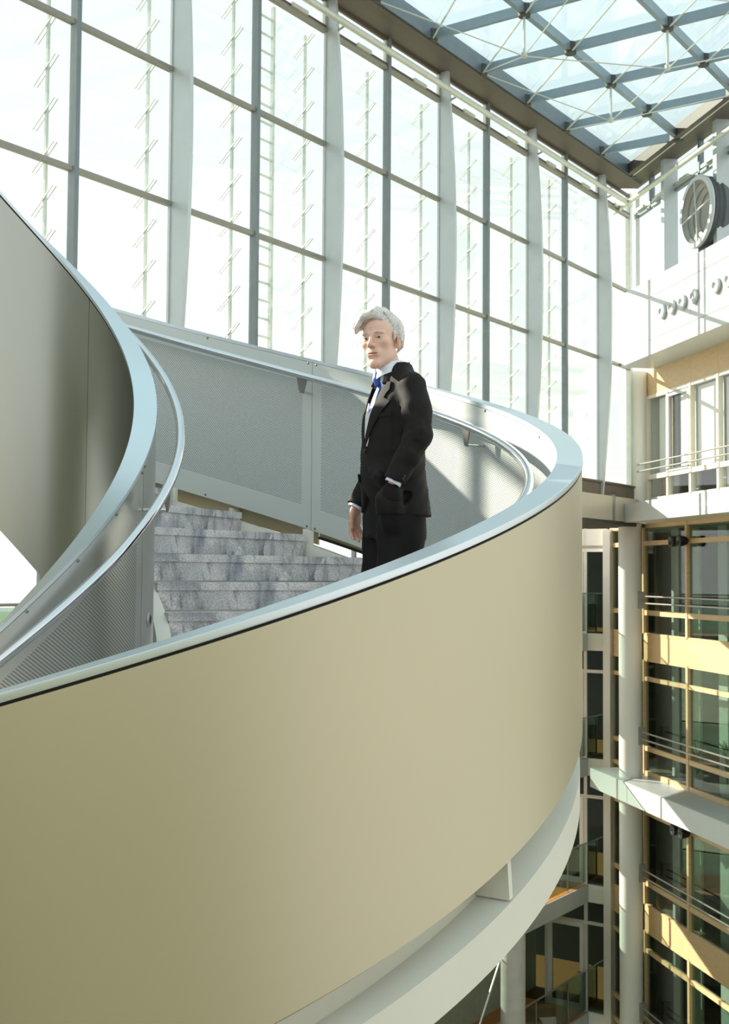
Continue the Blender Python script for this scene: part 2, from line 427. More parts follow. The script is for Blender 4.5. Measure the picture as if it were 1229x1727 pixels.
for (i, j), (t, d) in nodes.items():
    link('roof_node', node_me, ce, (t, d, ZR))
    if (i + 1, j) in nodes and j > 0: link('roof_beam', beamx, ce, (t, d, ZR))
    if (i, j + 1) in nodes: link('roof_beam', beamy, ce, (t, d, ZR))
    if (i + 1, j) in nodes and (i + 1, j + 1) in nodes:
        link('roof_pane', tri_a, ce, (t, d, ZR + 0.105)); link('diagonal_rod', diag_me, ce, (t, d, ZR - 0.09))
        if (i, j + 1) in nodes: link('roof_pane', tri_b, ce, (t, d, ZR + 0.105))
    if (i + j) % 2 == 1:
        def edge(a_, b_): return b_ == 0 or (a_ - 1, b_) not in nodes
        def low(a_, b_):
            x_, y_ = nodes[(a_, b_)]; return (x_, y_, ZR - (0.06 if edge(a_, b_) else 0.84))
        if not edge(i, j): link('strut', strut_me, ce, (t, d, ZR - 0.1))
        for q in ((i + 1, j + 1), (i + 1, j - 1)):
            if q in nodes and not (edge(i, j) and edge(*q)):
                g = G(); g.tube([low(i, j), low(*q)], 0.011, 6); part(g, 'cable', 'rod_steel', ce)
g = G(); g.prism([(T0 + S * (NI - 1), 0.65), (36, 0.65), (36, 34.0), (12.5, 11.7), (T0 + S * (NI - 1), 11.7)], ZR + 0.105, ZR + 0.125, 2); part(g, 'roof_field', 'roof_glass', ce)

# ---- right hand building: local x = along the facade towards the viewer, y = depth into the building, z from eye level
wr = empty('wall_right', (P0[0], P0[1], EZ), ROT2); tag(wr, 'office facade with timber frames and white floor slabs', kind='structure')
SL = 14.0
# upper glazing above the white fascia
UG = 0.48
for s in (2.36, 5.08, 7.8):
    piece(wr, 'upper_fin', 'fin_paint', s - 0.12, s + 0.05, UG - 0.32, UG + 0.04, 7.24, 10.3)
for s in (1.0, 3.72, 6.44):
    piece(wr, 'upper_mullion', 'mullion_paint', s - 0.04, s + 0.04, UG - 0.06, UG + 0.06, 9.35, 10.3)
piece(wr, 'upper_mullion', 'louvre_metal', 0.0, 0.10, UG - 0.06, UG + 0.06, 7.1, 9.9)
prev = 0.0
for s in (1.0, 2.36, 3.72, 5.08, 6.44, 7.8):
    piece(wr, 'upper_transom', 'mullion_paint', prev + 0.05, s - 0.05, UG - 0.05, UG + 0.05, 9.30, 9.37)
    piece(wr, 'clerestory_frame', 'louvre_metal', prev + 0.06, s - 0.06, UG - 0.04, UG + 0.02, 9.42, 9.50)
    piece(wr, 'clerestory_frame', 'louvre_metal', prev + 0.06, s - 0.06, UG - 0.04, UG + 0.02, 9.86, 9.94)
    piece(wr, 'window_opener', 'rod_steel', (prev + s) / 2 - 0.22, (prev + s) / 2 + 0.22, UG - 0.13, UG - 0.06, 9.40, 9.47)
    piece(wr, 'pane', 'pane_glass', prev + 0.05, s - 0.05, UG - 0.01, UG, 7.24, 9.30)
    piece(wr, 'pane', 'pane_glass', prev + 0.05, s - 0.05, UG - 0.01, UG, 9.37, 10.3)
    prev = s
g = G(); g.prism([(UG - 0.72, 10.06), (UG + 0.05, 10.10), (UG + 0.05, 10.45), (UG - 0.72, 10.32)], 0.0, SL, 0)
part(g, 'eave_beam', 'eave_soffit', wr)
g = G(); g.tube([(-0.25, UG - 0.50, 9.5), (SL, UG - 0.50, 9.5)], 0.06, 14); part(g, 'rail_pipe', 'rod_steel', wr, True)
# white panelled fascia with round air nozzles
rows = [(5.39, 5.74), (5.76, 6.79), (6.81, 7.24)]
cols = [-0.03, 1.64, 2.90, 4.14, 6.62, 9.1, SL]
for a, b_ in zip(cols[:-1], cols[1:]):
    for z0, z1 in rows: piece(wr, 'fascia_panel', 'fascia_white', a + 0.008, b_ - 0.008, 0.0, 0.05, z0, z1)
piece(wr, 'fascia_backing', 'slab_white', -0.02, SL, 0.012, 1.05, 5.40, 7.22)
nz = G().lathe([(0.05, 0.02), (0.05, 0.06), (0.09, 0.10), (0.165, 0.08), (0.175, 0.03), (0.15, 0.0), (0, 0.0)], 20, M_=Matrix.Rotation(PI / 2, 4, 'X')).mesh('air_nozzle', 'slab_white', True, 50)
nzh = G().lathe([(0.0, 0.05), (0.055, 0.06), (0.05, 0.02)], 16, M_=Matrix.Rotation(PI / 2, 4, 'X')).mesh('nozzle_bore', 'rail_grey', True)
for s in (2.72, 3.25, 3.81, 4.40, 5.47, 6.05, 6.63, 7.2):
    q = link('air_nozzle', nz, wr, (s, 0.0, 6.28)); link('nozzle_bore', nzh, q)
# floor slabs
def slab(name, a, z0, z1, front=0.0, back=1.05):
    piece(wr, name, 'slab_white', a, SL, front, front + 0.06, z0, z1)
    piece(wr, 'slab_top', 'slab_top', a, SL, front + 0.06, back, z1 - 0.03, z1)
    piece(wr, 'slab_soffit', 'cream_paint', a, SL, front + 0.06, back, z0, z1 - 0.03)
slab('floor_slab', 0.22, 1.38, 1.86)
slab('floor_slab', -2.09, -5.66, -5.16)
slab('floor_slab', -2.09, -12.66, -12.16)
# timber framed facade, two storeys per module
FT = 1.0
def win_row(s_list, z0, z1, mat='office_glass', frame='wood', th=0.07):
    for a, b_ in zip(s_list[:-1], s_list[1:]):
        piece(wr, 'pane', mat, a + th / 2, b_ - th / 2, FT + 0.03, FT + 0.045, z0, z1)
sl_ = [-0.80, 1.80, 4.40, 7.0, 9.6, SL]
sfar = [-3.0, -0.86]
for base in (0.0, -7.0):
    for ss in (sl_, sfar):
        for z0, z1 in ((1.28, 1.38), (0.82, 0.94), (-1.0, -0.87), (-1.52, -1.46), (-2.20, -2.14), (-2.71, -2.60), (-4.52, -4.40), (-5.16, -5.04)):
            for a, b_ in zip(ss[:-1], ss[1:]):
                piece(wr, 'rail_timber', 'wood', a + 0.035, b_ - 0.035, FT - 0.02, FT + 0.08, z0 + base, z1 + base)
        for s in ss:
            for z0, z1 in ((-1.48, 1.38), (-5.16, -2.16)):
                piece(wr, 'mullion_timber', 'wood', s - 0.055, s + 0.055, FT - 0.04, FT + 0.09, z0 + base, z1 + base)
        for a, b_ in zip(ss[:-1], ss[1:]):
            piece(wr, 'spandrel', 'wood', a + 0.002, b_ - 0.002, FT - 0.01, FT + 0.06, -2.15 + base, -1.50 + base)
        for z0, z1 in ((0.94, 1.30), (-0.87, 0.82), (-1.46, -1.0), (-2.60, -2.2), (-4.40, -2.71), (-5.04, -4.52)):
            win_row(ss, z0 + base, z1 + base)
piece(wr, 'shadow_gap', 'interior_dark', -0.95, -0.86, FT - 0.06, FT + 0.1, -14, 1.38)
# upper storey: timber panel and cream frames
for a, b_ in ((-0.53, 0.75), (0.75, 2.04), (2.04, 3.49), (3.49, 6.0), (6.0, 9.0), (9.0, SL)):
    piece(wr, 'timber_panel', 'wood', a + 0.003, b_ - 0.003, FT - 0.01, FT + 0.06, 4.72, 5.42)
    piece(wr, 'pane', 'pane_glass', a + 0.04, b_ - 0.04, FT + 0.03, FT + 0.045, 2.66, 4.66)
    piece(wr, 'pane', 'pane_glass', a + 0.04, b_ - 0.04, FT + 0.03, FT + 0.045, 2.06, 2.54)
    piece(wr, 'frame_rail', 'cream_frame', a, b_, FT - 0.02, FT + 0.08, 2.54, 2.66)
    piece(wr, 'frame_rail', 'cream_frame', a, b_, FT - 0.02, FT + 0.08, 4.66, 4.74)
    piece(wr, 'frame_rail', 'cream_frame', a, b_, FT - 0.02, FT + 0.08, 1.97, 2.06)
    piece(wr, 'frame_post', 'cream_frame', a - 0.05, a + 0.05, FT - 0.04, FT + 0.09, 1.86, 4.72)
piece(wr, 'timber_post', 'wood', -0.36, -0.22, FT + 0.35, FT + 0.5, 1.9, 4.6)
for a, b_ in ((-0.12, 0.66), (1.15, 1.98), (2.10, 3.43), (3.56, 5.9), (6.1, 8.9)): piece(wr, 'roller_blind', 'blind', a, b_, FT + 0.16, FT + 0.17, 2.10 if a > 3 else 2.62, 4.64)
for a, b_ in ((0.80, 1.99),):
    piece(wr, 'sash', 'fascia_white', a, a + 0.07, FT - 0.05, FT + 0.0, 2.66, 4.62); piece(wr, 'sash', 'fascia_white', b_ - 0.07, b_, FT - 0.05, FT, 2.66, 4.62)
    piece(wr, 'sash', 'fascia_white', a, b_, FT - 0.05, FT, 4.55, 4.62); piece(wr, 'sash', 'fascia_white', a, b_, FT - 0.05, FT, 2.66, 2.73)
piece(wr, 'end_wall', 'plaster', -1.2, -0.56, FT - 0.35, FT + 0.3, 1.86, 5.40)
# rooms behind the glass
for zf, zc in ((1.90, 5.3), (-1.75, 1.25), (-5.1, -2.2), (-8.75, -5.75), (-12.1, -9.2)):
    top = zf > 1; RS = -0.55 if top else -3.2
    piece(wr, 'room_floor', 'interior_floor', RS, SL, FT + 0.1, FT + 6, zf - 0.35, zf)
    piece(wr, 'room_back', 'interior_grey' if top else 'interior_green', RS, SL, FT + 5.9, FT + 6.1, zf, zc + 0.3)
    piece(wr, 'room_ceiling', 'interior_grey', RS, SL, FT + 0.1, FT + 6, zc, zc + 0.1)
    random.seed(int(zf * 10) + 90)
    for s in (-0.75, 1.85, 4.45, 7.05):
        piece(wr, 'partition', 'interior_grey' if not top else 'fascia_white', s + 0.55, s + 1.0, FT + 0.5, FT + 0.6, zf, zc)
        piece(wr, 'partition', 'wood_dark', s + 0.05, s + 0.38, FT + 1.2, FT + 1.3, zf, zc)
        piece(wr, 'curtain', 'interior_green' if not top else 'fascia_white', s + 1.25, s + 1.75, FT + 0.7, FT + 0.76, zf, zc)
        piece(wr, 'door_leaf', 'interior_dark', s + 1.12, s + 1.2, FT + 0.5, FT + 0.7, zf, zc)
        piece(wr, 'door_leaf', 'interior_dark', s + 1.9, s + 2.25, FT + 2.5, FT + 2.6, zf, zc)
    piece(wr, 'room_side', 'fascia_white' if top else 'interior_dark', RS, RS + 0.1, FT + 0.1, FT + 6, zf, zc)
# guard bars in front of the windows
for k in range(4):
    for dz in (0.0, -0.18):
        g = G(); z = -0.50 - 3.49 * k + dz
        g.tube([(-0.30, 0.72, z), (SL, 0.72, z)], 0.022, 10); part(g, 'guard_bar', 'rail_grey', wr, True)
    piece(wr, 'guard_plate', 'rail_grey', -0.42, -0.26, 0.62, 0.80, -0.82 - 3.49 * k, -0.38 - 3.49 * k)
for dz in (2.92, 2.74):
    g = G(); g.tube([(-0.5, 0.66, dz), (SL, 0.66, dz)], 0.02, 10); part(g, 'guard_bar', 'rail_grey', wr, True)
piece(wr, 'guard_plate', 'slab_white', -0.62, -0.48, 0.6, 0.8, 2.55, 3.05)

# ---- end wall of the galleries, local x = away from the column, y = towards the viewer, z from eye level
PE = (P0[0] + math.cos(BW) * 1.0 - 3.0 * math.sin(BW), P0[1] + math.sin(BW) + 3.0 * math.cos(BW))
ROT3 = math.atan2(math.sin(AW), -math.cos(AW))
we = empty('wall_end', (PE[0], PE[1], EZ), ROT3); tag(we, 'gallery end wall with dark windows, pale frames and a door', kind='structure')
def Y(a, b_): return a, b_
piece(we, 'post', 'cream_paint', -0.05, 0.16, -0.1, 0.25, -15.3, 1.32)
for k in range(5):
    z = -1.60 - 3.5 * k
    piece(we, 'floor_band', 'cream_paint', 0.16, 4.5, -0.2, 0.10, z - 0.48, z)
    top = z + 3.5 - 0.48
    h = z + 2.42
    piece(we, 'frame', 'door_frame', 0.16, 4.5, -0.05, 0.06, h - 0.03, h + 0.06)
    for a in (0.74, 1.95, 3.1): piece(we, 'frame', 'door_frame', a, a + 0.09, -0.05, 0.06, z, top)
    piece(we, 'pane', 'dark_glass', 0.16, 0.74, 0.0, 0.015, z, h - 0.03); piece(we, 'pane', 'dark_glass', 0.16, 0.74, 0.0, 0.015, h + 0.06, top)
    piece(we, 'pane', 'dark_glass', 0.83, 1.95, 0.0, 0.015, h + 0.06, top); piece(we, 'pane', 'dark_glass', 2.04, 3.1, 0.0, 0.015, z, top)
    # door
    piece(we, 'door_stile', 'cream_paint', 0.85, 0.97, -0.04, 0.05, z, h - 0.03); piece(we, 'door_stile', 'cream_paint', 1.83, 1.95, -0.04, 0.05, z, h - 0.03)
    piece(we, 'door_rail', 'cream_paint', 0.97, 1.83, -0.04, 0.05, h - 0.15, h - 0.03); piece(we, 'door_rail', 'cream_paint', 0.97, 1.83, -0.04, 0.05, z, z + 0.16)
    piece(we, 'pane', 'dark_glass', 0.97, 1.83, 0.0, 0.015, z + 0.16, h - 0.15)
    piece(we, 'door_handle', 'rail_grey', 0.90, 1.02, 0.06, 0.09, z + 1.02, z + 1.05)
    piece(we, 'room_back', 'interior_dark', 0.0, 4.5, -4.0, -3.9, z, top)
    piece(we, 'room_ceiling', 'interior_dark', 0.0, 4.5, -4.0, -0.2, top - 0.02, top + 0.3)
    piece(we, 'room_floor', 'wood_dark', 0.0, 4.5, -4.0, -0.2, z - 0.3, z)
    piece(we, 'cupboard', 'interior_grey', 0.25, 0.6, -1.2, -0.8, z, z + 0.8)
# top storey wall piece above the doors
piece(we, 'lintel', 'plaster', 0.16, 4.5, -0.1, 0.06, 0.70, 1.35)

# ---- galleries below the curtain wall, local axes as the curtain wall
ga = empty('floor_gallery', (CORNER[0], CORNER[1], EZ), ROT1); tag(ga, 'gallery floors with glass balustrades below the curtain wall', kind='structure')
GX0, GX1, GD, GB = -3.2, 28.0, -2.15, -4.3
for k in range(4):
    z = -1.60 - 3.5 * k
    piece(ga, 'gallery_slab', 'cream_paint', GX0, GX1, GB, GD, z - 0.46, z - 0.02)
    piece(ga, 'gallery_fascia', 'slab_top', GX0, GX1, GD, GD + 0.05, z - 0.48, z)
    piece(ga, 'parquet', 'parquet', GX0, GX1, GB, GD - 0.02, z - 0.02, z)
    g = G(); g.tube([(GX0, GD - 0.05, z + 1.12), (GX1, GD - 0.05, z + 1.12)], 0.025, 10); part(g, 'handrail', 'rail_grey', ga, True)
    x = GX0 + 0.4
    while x < GX1 - 1.9:
        piece(ga, 'glass_panel', 'rail_glass', x, x + 1.88, GD - 0.06, GD - 0.045, z + 0.06, z + 1.08)
        piece(ga, 'baluster', 'rail_grey', x - 0.03, x, GD - 0.07, GD - 0.03, z, z + 1.10)
        x += 1.92
    if k > 2:
        piece(ga, 'back_wall', 'interior_green', GX0, GX1, GB - 0.1, GB, z, z + 3.04)
    else:
        x = GX0
        while x < GX1 - 1:
            piece(ga, 'daylight_block_panel' if x < -1.3 else 'outer_pane', 'interior_dark' if x < -1.3 else 'pane_glass', x + 0.04, x + 1.88, GB - 0.02, GB, z, z + 3.04)  # dark closed end bay, added to keep daylight off the gallery end wall
            piece(ga, 'outer_mullion', 'mullion_paint', x - 0.04, x + 0.04, GB - 0.06, GB + 0.04, z, z + 3.04)
            x += 1.92
def column(name, loc, r, z0, z1, mat, label):
    g = G().lathe([(0, 0), (r, 0), (r, z1 - z0), (0, z1 - z0)], 48)
    o = link(name, g.mesh(name, mat, True, 40), None, (loc[0], loc[1], EZ + z0))
    tag(o, label, 'column', 'round building columns'); return o
column('round_column', (6.94, 32.92), 0.295, -5.16, 1.38, 'column_paint', 'pale round column between the two upper white floor slabs')
column('round_column', (6.94, 32.92), 0.295, -12.16, -5.66, 'column_paint', 'pale round column under the lower white floor slab')
column('round_column', (7.14, 33.05), 0.295, 1.87, 5.39, 'column_paint', 'sunlit round column beneath the white panelled fascia')
pc = P1 @ Vector((5.95, -0.3, 0))
column('round_column', (pc.x, pc.y), 0.27, -15.3, 1.29, 'concrete', 'grey concrete column standing below the spiral stair')

# ---- round ventilation outlet on the fascia
P2 = Matrix.Translation((P0[0], P0[1], EZ)) @ Matrix.Rotation(ROT2, 4, 'Z')
vd = empty('ventilation_outlet', P2 @ Vector((4.54, 0.0, 7.36)), ROT2); tag(vd, 'large round ventilation outlet with crossbars above the white fascia', 'ventilator')
RX = Matrix.Translation((0, 0, 0.80)) @ Matrix.Rotation(PI / 2, 4, 'X')   # local z -> -y (towards the atrium)
part(G().lathe([(0.70, 0.06), (0.80, 0.06), (0.82, 0.03), (0.80, -0.02), (0.72, -0.02)], 48, M_=RX), 'lip_ring', 'slab_white', vd, True)
part(G().lathe([(0.72, 0.05), (0.66, -0.06), (0.67, -0.10), (0.58, -0.16), (0.59, -0.20), (0.48, -0.26), (0.48, -0.30), (0.36, -0.36), (0.0, -0.40)], 48, M_=RX), 'inner_cone', 'duct_grey', vd, True)
part(G().lathe([(0.76, -0.02), (0.80, -0.06), (0.76, -0.12), (0.79, -0.18), (0.75, -0.24), (0.78, -0.30), (0.72, -0.44), (0.0, -0.46)], 48, M_=RX), 'housing', 'duct_dark', vd, True)
for a in (0.15, PI / 2 + 0.1):
    g = G(); g.tube([RX @ Vector((-0.75 * math.cos(a), -0.75 * math.sin(a), 0.05)), RX @ Vector((0.75 * math.cos(a), 0.75 * math.sin(a), 0.05))], 0.018, 8)
    part(g, 'crossbar', 'slab_white', vd)
piece(vd, 'foot', 'duct_dark', -0.2, 0.2, 0.1, 0.5, -0.12, 0.12)
# ---- twin spotlights on the timber facade
for z, w in ((0.88, 'upper'), (-6.12, 'lower')):
    sp_ = empty('twin_spotlight', P2 @ Vector((1.72, FT - 0.06, z)), ROT2); tag(sp_, f'black twin spotlight on the timber facade, {w} of the two', 'spotlight', 'spotlights on the facade')
    piece(sp_, 'bracket', 'black_plastic', -0.25, 0.30, -0.06, -0.01, -0.03, 0.03)
    for x in (-0.22, 0.22):
        Mx = Matrix.Translation((x, -0.12, 0)) @ Matrix.Rotation(PI / 2, 4, 'X')
        part(G().lathe([(0, -0.10), (0.09, -0.10), (0.13, 0.0), (0.14, 0.12), (0.11, 0.13), (0.0, 0.09)], 18, M_=Mx), 'lamp_head', 'black_plastic', sp_, True)
# ---- a slim tie rod hanging below the stair, and trees far outside
tr = empty('tie_rod', P1 @ Vector((6.0, -0.9, -10.2))); tag(tr, 'thin pale tie rod slanting beside the concrete column', 'rod')
ga_, gb_ = P1 @ Vector((6.7, -0.9, -10.2)), P1 @ Vector((5.3, -0.9, -8.5))
g = G(); g.tube([ga_ - tr.location, gb_ - tr.location], 0.022, 8); part(g, 'rod', 'rod_steel', tr, True)
# potted plants behind the office glass
def plant(loc, label, h=1.1):
    e = empty('potted_plant', loc); tag(e, label, 'plant', 'office plants')
    part(G().lathe([(0, 0), (0.14, 0), (0.18, 0.3), (0.15, 0.3), (0, 0.26)], 16), 'pot', 'interior_grey', e, True)
    rr = random.Random(int(loc.x * 100)); g = G()
    for i in range(26):
        a = rr.uniform(0, 2 * PI); L = rr.uniform(0.35, 0.6); lean = rr.uniform(0.2, 0.9); zb = rr.uniform(0.3, h * 0.7)
        pts = [Vector((0, 0, zb))]
        for q in (0.35, 0.7, 1.0):
            pts.append(Vector((math.cos(a) * L * q * lean, math.sin(a) * L * q * lean, zb + L * (q - 0.75 * q * q * lean))))
        g.tube(pts, [0.008, 0.018, 0.014, 0.002], 4)
    g.tube([(0, 0, 0.2), (0, 0, h * 0.75)], 0.015, 6)
    part(g, 'foliage', 'leaf', e)
plant(P2 @ Vector((1.42, FT + 0.40, -5.1)), 'green potted plant behind glass beside the timber mullion')
plant(P2 @ Vector((2.95, FT + 0.42, -5.1)), 'tall spiky potted plant behind glass near the right edge', 1.5)

# ================================================================ SPIRAL STAIR (local z = height from eye level)
AX = (-1.7833, 5.8575); PT = 0.75517
RO, ROI, RII, RIO = 2.760, 2.649, 0.690, 0.7986
ZO, ZI = 0.6387, 0.6604
TH0, TH1 = -2.45, 3.50
STT, STD, SRO, SRI, SZ = 1.170, 0.19634, 2.527, 0.891, -0.4821
st = empty('spiral_staircase', (AX[0], AX[1], EZ)); tag(st, 'wide spiral staircase with champagne metal cladding and granite steps', 'staircase')

def hpart(name, prof, mats, z, t0=TH0, t1=TH1, parent=None, label=None, angle=35):
    g = G(); g.sweep(prof, t0, t1, PT, z); return part(g, name, mats, parent or st, True, label, angle)
# outer balustrade
hpart('outer_cap_rail', [(ROI, 0.0), (ROI, -0.022), (ROI + 0.012, -0.024), (RO - 0.002, -0.024), (RO, -0.020), (RO, -0.0012), (RO - 0.0012, 0.0)], 'cap_steel', ZO, label='brushed steel cap rail')
hpart('shadow_gap', [(ROI + 0.02, -0.022), (RO - 0.022, -0.022), (RO - 0.022, -0.06), (ROI + 0.02, -0.06)], 'gap_black', ZO)
for a, b_ in ((TH0, 0.995), (0.998, 2.195), (2.198, TH1)):
    c = hpart('outer_cladding', [(RO - 0.004, -0.034), (RO - 0.004, -1.151 if a < 0.9 else -1.20), (RO - 0.016, -1.151 if a < 0.9 else -1.20), (RO - 0.016, -0.034)], 'cladding', ZO, a, b_, label='champagne metal cladding')
hpart('cladding_edge', [(RO - 0.017, -1.145), (RO - 0.017, -1.160), (RO - 0.030, -1.160), (RO - 0.030, -1.145)], 'gap_black', ZO, TH0, 0.995)
def perf_panel(name, R, th, t0, t1, z, zt, zb, pt_, pb_, mats, marg, solid=False):
    """curved sheet with a perforated field; R = visible face radius, th = signed thickness away from the viewer side"""
    rowsz = [zt, pt_, pb_, zb]
    n = max(4, int((t1 - t0 - 2 * marg) / 0.02))
    ths = [t0] + [t0 + marg + (t1 - t0 - 2 * marg) * i / n for i in range(n + 1)] + [t1]
    me_v = []; uv = []; fs = []; mi = []
    for t in ths:
        for zz in rowsz:
            me_v.append((R * math.cos(t), R * math.sin(t), zz + z + PT * t)); uv.append((R * t, zz))
    k = len(me_v)
    for t in ths:
        for zz in rowsz:
            me_v.append(((R + th) * math.cos(t), (R + th) * math.sin(t), zz + z + PT * t)); uv.append((R * t, zz))
    nT = len(ths)
    for i in range(nT - 1):
        for r in range(3):
            a = i * 4 + r; f = (a, a + 1, a + 5, a + 4)
            fs.append(f); mi.append(1 if (r == 1 and 0 < i < nT - 2 and not solid) else 0)
            fs.append(tuple(q + k for q in reversed(f))); mi.append(0)
        for r in (0, 3):
            a = i * 4 + r; fs.append((a, a + 4, a + 4 + k, a + k)); mi.append(0)
    for i in (0, nT - 1):
        for r in range(3):
            a = i * 4 + r; fs.append((a, a + 1, a + 1 + k, a + k)); mi.append(0)
    me = bpy.data.meshes.new(name); me.from_pydata(me_v, [], fs)
    for m in mats: me.materials.append(MATS[m])
    me.polygons.foreach_set('material_index', mi)
    ul = me.uv_layers.new(name='UVMap')
    vi = [l.vertex_index for l in me.loops]
    ul.data.foreach_set('uv', [c for v in vi for c in uv[v]])
    bm = bmesh.new(); bm.from_mesh(me); bmesh.ops.recalc_face_normals(bm, faces=bm.faces); bm.to_mesh(me); bm.free()
    me.polygons.foreach_set('use_smooth', [True] * len(me.polygons)); me.set_sharp_from_angle(angle=math.radians(35))
    return link(name, me, st)
def rivet(parent, R, t, z, inward):
    g = G(); n = Vector((math.cos(t), math.sin(t), 0)) * (-1 if inward else 1)
    p = Vector((R * math.cos(t), R * math.sin(t), z + PT * t))
    g.tube([p - n * 0.002, p + n * 0.002, p + n * 0.004], [0.008, 0.008, 0.005], 10); part(g, 'rivet', 'rivet_steel', parent, True)
JO = [-2.45, -1.405, -0.205, 0.995, 2.195, 3.50]
for a, b_ in zip(JO[:-1], JO[1:]):
    pp = perf_panel('outer_perforated_panel', ROI - 0.004, 0.006, a + 0.0006, b_ - 0.0006, ZO, -0.024, -1.105, -0.155, -0.963, ('panel_steel', 'perforated'), 0.028)
    ts = [a + 0.012, b_ - 0.012] + [x for x in (a + 0.3, a + 0.6, a + 0.9) if x < b_ - 0.1]
    for t in ts:
        rivet(pp, ROI - 0.004, t, ZO - 0.032, True); rivet(pp, ROI - 0.004, t, ZO - 1.088, True)
# handrails and their brackets
def helix_tube(R, z, t0, t1, r, n=16, step=0.03):
    g = G(); k = int((t1 - t0) / step)
    g.tube([(R * math.cos(t0 + (t1 - t0) * i / k), R * math.sin(t0 + (t1 - t0) * i / k), z + PT * (t0 + (t1 - t0) * i / k)) for i in range(k + 1)], r, n)
    return g
OHR, OHZ, IHR, IHZ = 2.530, 0.517, 0.913, 0.544
oh = part(helix_tube(OHR, OHZ, TH0, TH1, 0.0225), 'outer_handrail', 'chrome', st, True, 'polished round handrail')
ih = part(helix_tube(IHR, IHZ, TH0, TH1, 0.0225), 'inner_handrail', 'chrome', st, True, 'polished round handrail')
def bracket(parent, RH, ZH, RP, t, up_dt):
    """triangular plate under the rail and a rod back to the panel"""
    g = G(); c, s = math.cos(t), math.sin(t)
    def P(R, tt, z): return Vector((R * math.cos(tt), R * math.sin(tt), z + PT * tt))
    lo = P(RH, t, ZH - 0.105)
    a = P(RH, t + up_dt, ZH - 0.015); b_ = P(RH, t - up_dt, ZH - 0.015)
    l2 = P(RH, t + 0.006, ZH - 0.112); l3 = P(RH, t - 0.006, ZH - 0.112)
    n = Vector((c, s, 0)) * 0.004
    g.add([a - n, b_ - n, l3 - n, l2 - n, a + n, b_ + n, l3 + n, l2 + n], [(0, 1, 2, 3), (7, 6, 5, 4), (0, 4, 5, 1), (1, 5, 6, 2), (2, 6, 7, 3), (3, 7, 4, 0)])
    q = part(g, 'bracket', 'bracket_steel', parent)
    g = G(); g.tube([lo, P(RP, t, ZH - 0.105)], 0.0085, 10); part(g, 'bracket_rod', 'chrome', parent, True)
for t in (-1.405, -0.805, -0.205, 0.396, 0.995, 1.595, 2.195, 2.8): bracket(oh, OHR, OHZ, ROI - 0.004, t, 0.016)
for t in (-1.405, -0.2, 0.995, 2.195): bracket(ih, IHR, IHZ, RIO, t, 0.045)
# inner balustrade round the open eye of the stair
hpart('inner_cap_rail', [(RII, 0.0), (RII, -0.020), (RII + 0.004, -0.024), (RIO - 0.004, -0.024), (RIO, -0.020), (RIO, 0.0)], 'cap_steel', ZI, label='brushed steel cap rail')
hpart('shadow_gap', [(RII + 0.012, -0.022), (RIO - 0.012, -0.022), (RIO - 0.012, -0.05), (RII + 0.012, -0.05)], 'gap_black', ZI)
JV = [-2.45, -1.36, -0.16, 1.04, 2.24, 3.50]
for a, b_ in zip(JV[:-1], JV[1:]):
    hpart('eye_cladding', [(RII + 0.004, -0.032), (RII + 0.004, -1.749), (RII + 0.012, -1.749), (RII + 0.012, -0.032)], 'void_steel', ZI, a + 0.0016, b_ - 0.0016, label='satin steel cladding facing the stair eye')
for a, b_ in zip(JO[:-1], JO[1:]):
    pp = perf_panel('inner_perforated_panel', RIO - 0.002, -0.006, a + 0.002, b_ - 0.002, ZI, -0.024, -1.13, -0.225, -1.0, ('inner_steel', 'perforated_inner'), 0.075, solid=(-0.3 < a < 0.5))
    for t in [b_ - 0.022, b_ - 0.285, b_ - 0.555, b_ - 0.835]:
        if t > a + 0.05: rivet(pp, RIO - 0.002, t, ZI - 0.034, False)
    rivet(pp, RIO - 0.002, a + 0.02, ZI - 0.034, False)
# small round step light in the inner panel
g = G(); t = -0.06; R = RIO - 0.002
Mo = Matrix.Translation((R * math.cos(t), R * math.sin(t), -0.168 + PT * t)) @ Matrix.Rotation(t, 4, 'Z') @ Matrix.Rotation(PI / 2, 4, 'Y')
g.lathe([(0.020, 0.0), (0.022, 0.008), (0.032, 0.006), (0.034, 0.0)], 24, M_=Mo); sl = part(g, 'step_light', 'rail_grey', st, True, 'small round step light with chrome ring')
g = G(); g.lathe([(0.0, 0.003), (0.022, 0.007)], 24, M_=Mo); part(g, 'lens', 'black_plastic', sl)
# stringers and soffit
hpart('outer_stringer', [(2.59, -1.185), (2.61, -1.185), (2.61, -1.307), (RO - 0.015, -1.307), (RO - 0.015, -1.465), (2.59, -1.465)], 'stringer_paint', ZO, label='white painted channel stringer')
hpart('stringer_web', [(2.540, -1.185), (2.556, -1.185), (2.556, -1.46), (2.540, -1.46)], 'white_paint', ZO)
k = -2.385
while k < TH1:
    g = G(); g.sweep([(2.612, -1.125), (RO - 0.03, -1.125), (RO - 0.018, -1.30), (2.612, -1.30)], k, k + 0.009, PT, ZO, step=0.009)
    part(g, 'stiffener', 'stringer_paint', st); k += 0.6
for t in (-1.6, -1.2, -0.8, -0.4, 0.0, 0.4, 0.79, 0.985, 1.375, 1.77, 2.17, 2.56, 2.95):
    g = G(); g.sweep([(2.56, -1.25), (2.60, -1.25), (2.60, -1.10), (2.56, -1.10)], t - 0.011, t + 0.011, PT, ZO, step=0.011)
    part(g, 'baluster_foot', 'white_paint', st)
hpart('inner_stringer', [(0.82, -0.055), (0.892, -0.055), (0.892, -0.42), (0.82, -0.42)], 'white_paint', SZ)
hpart('soffit', [(0.84, -0.40), (2.56, -0.40), (2.56, -0.415), (0.84, -0.415)], 'white_paint', SZ)
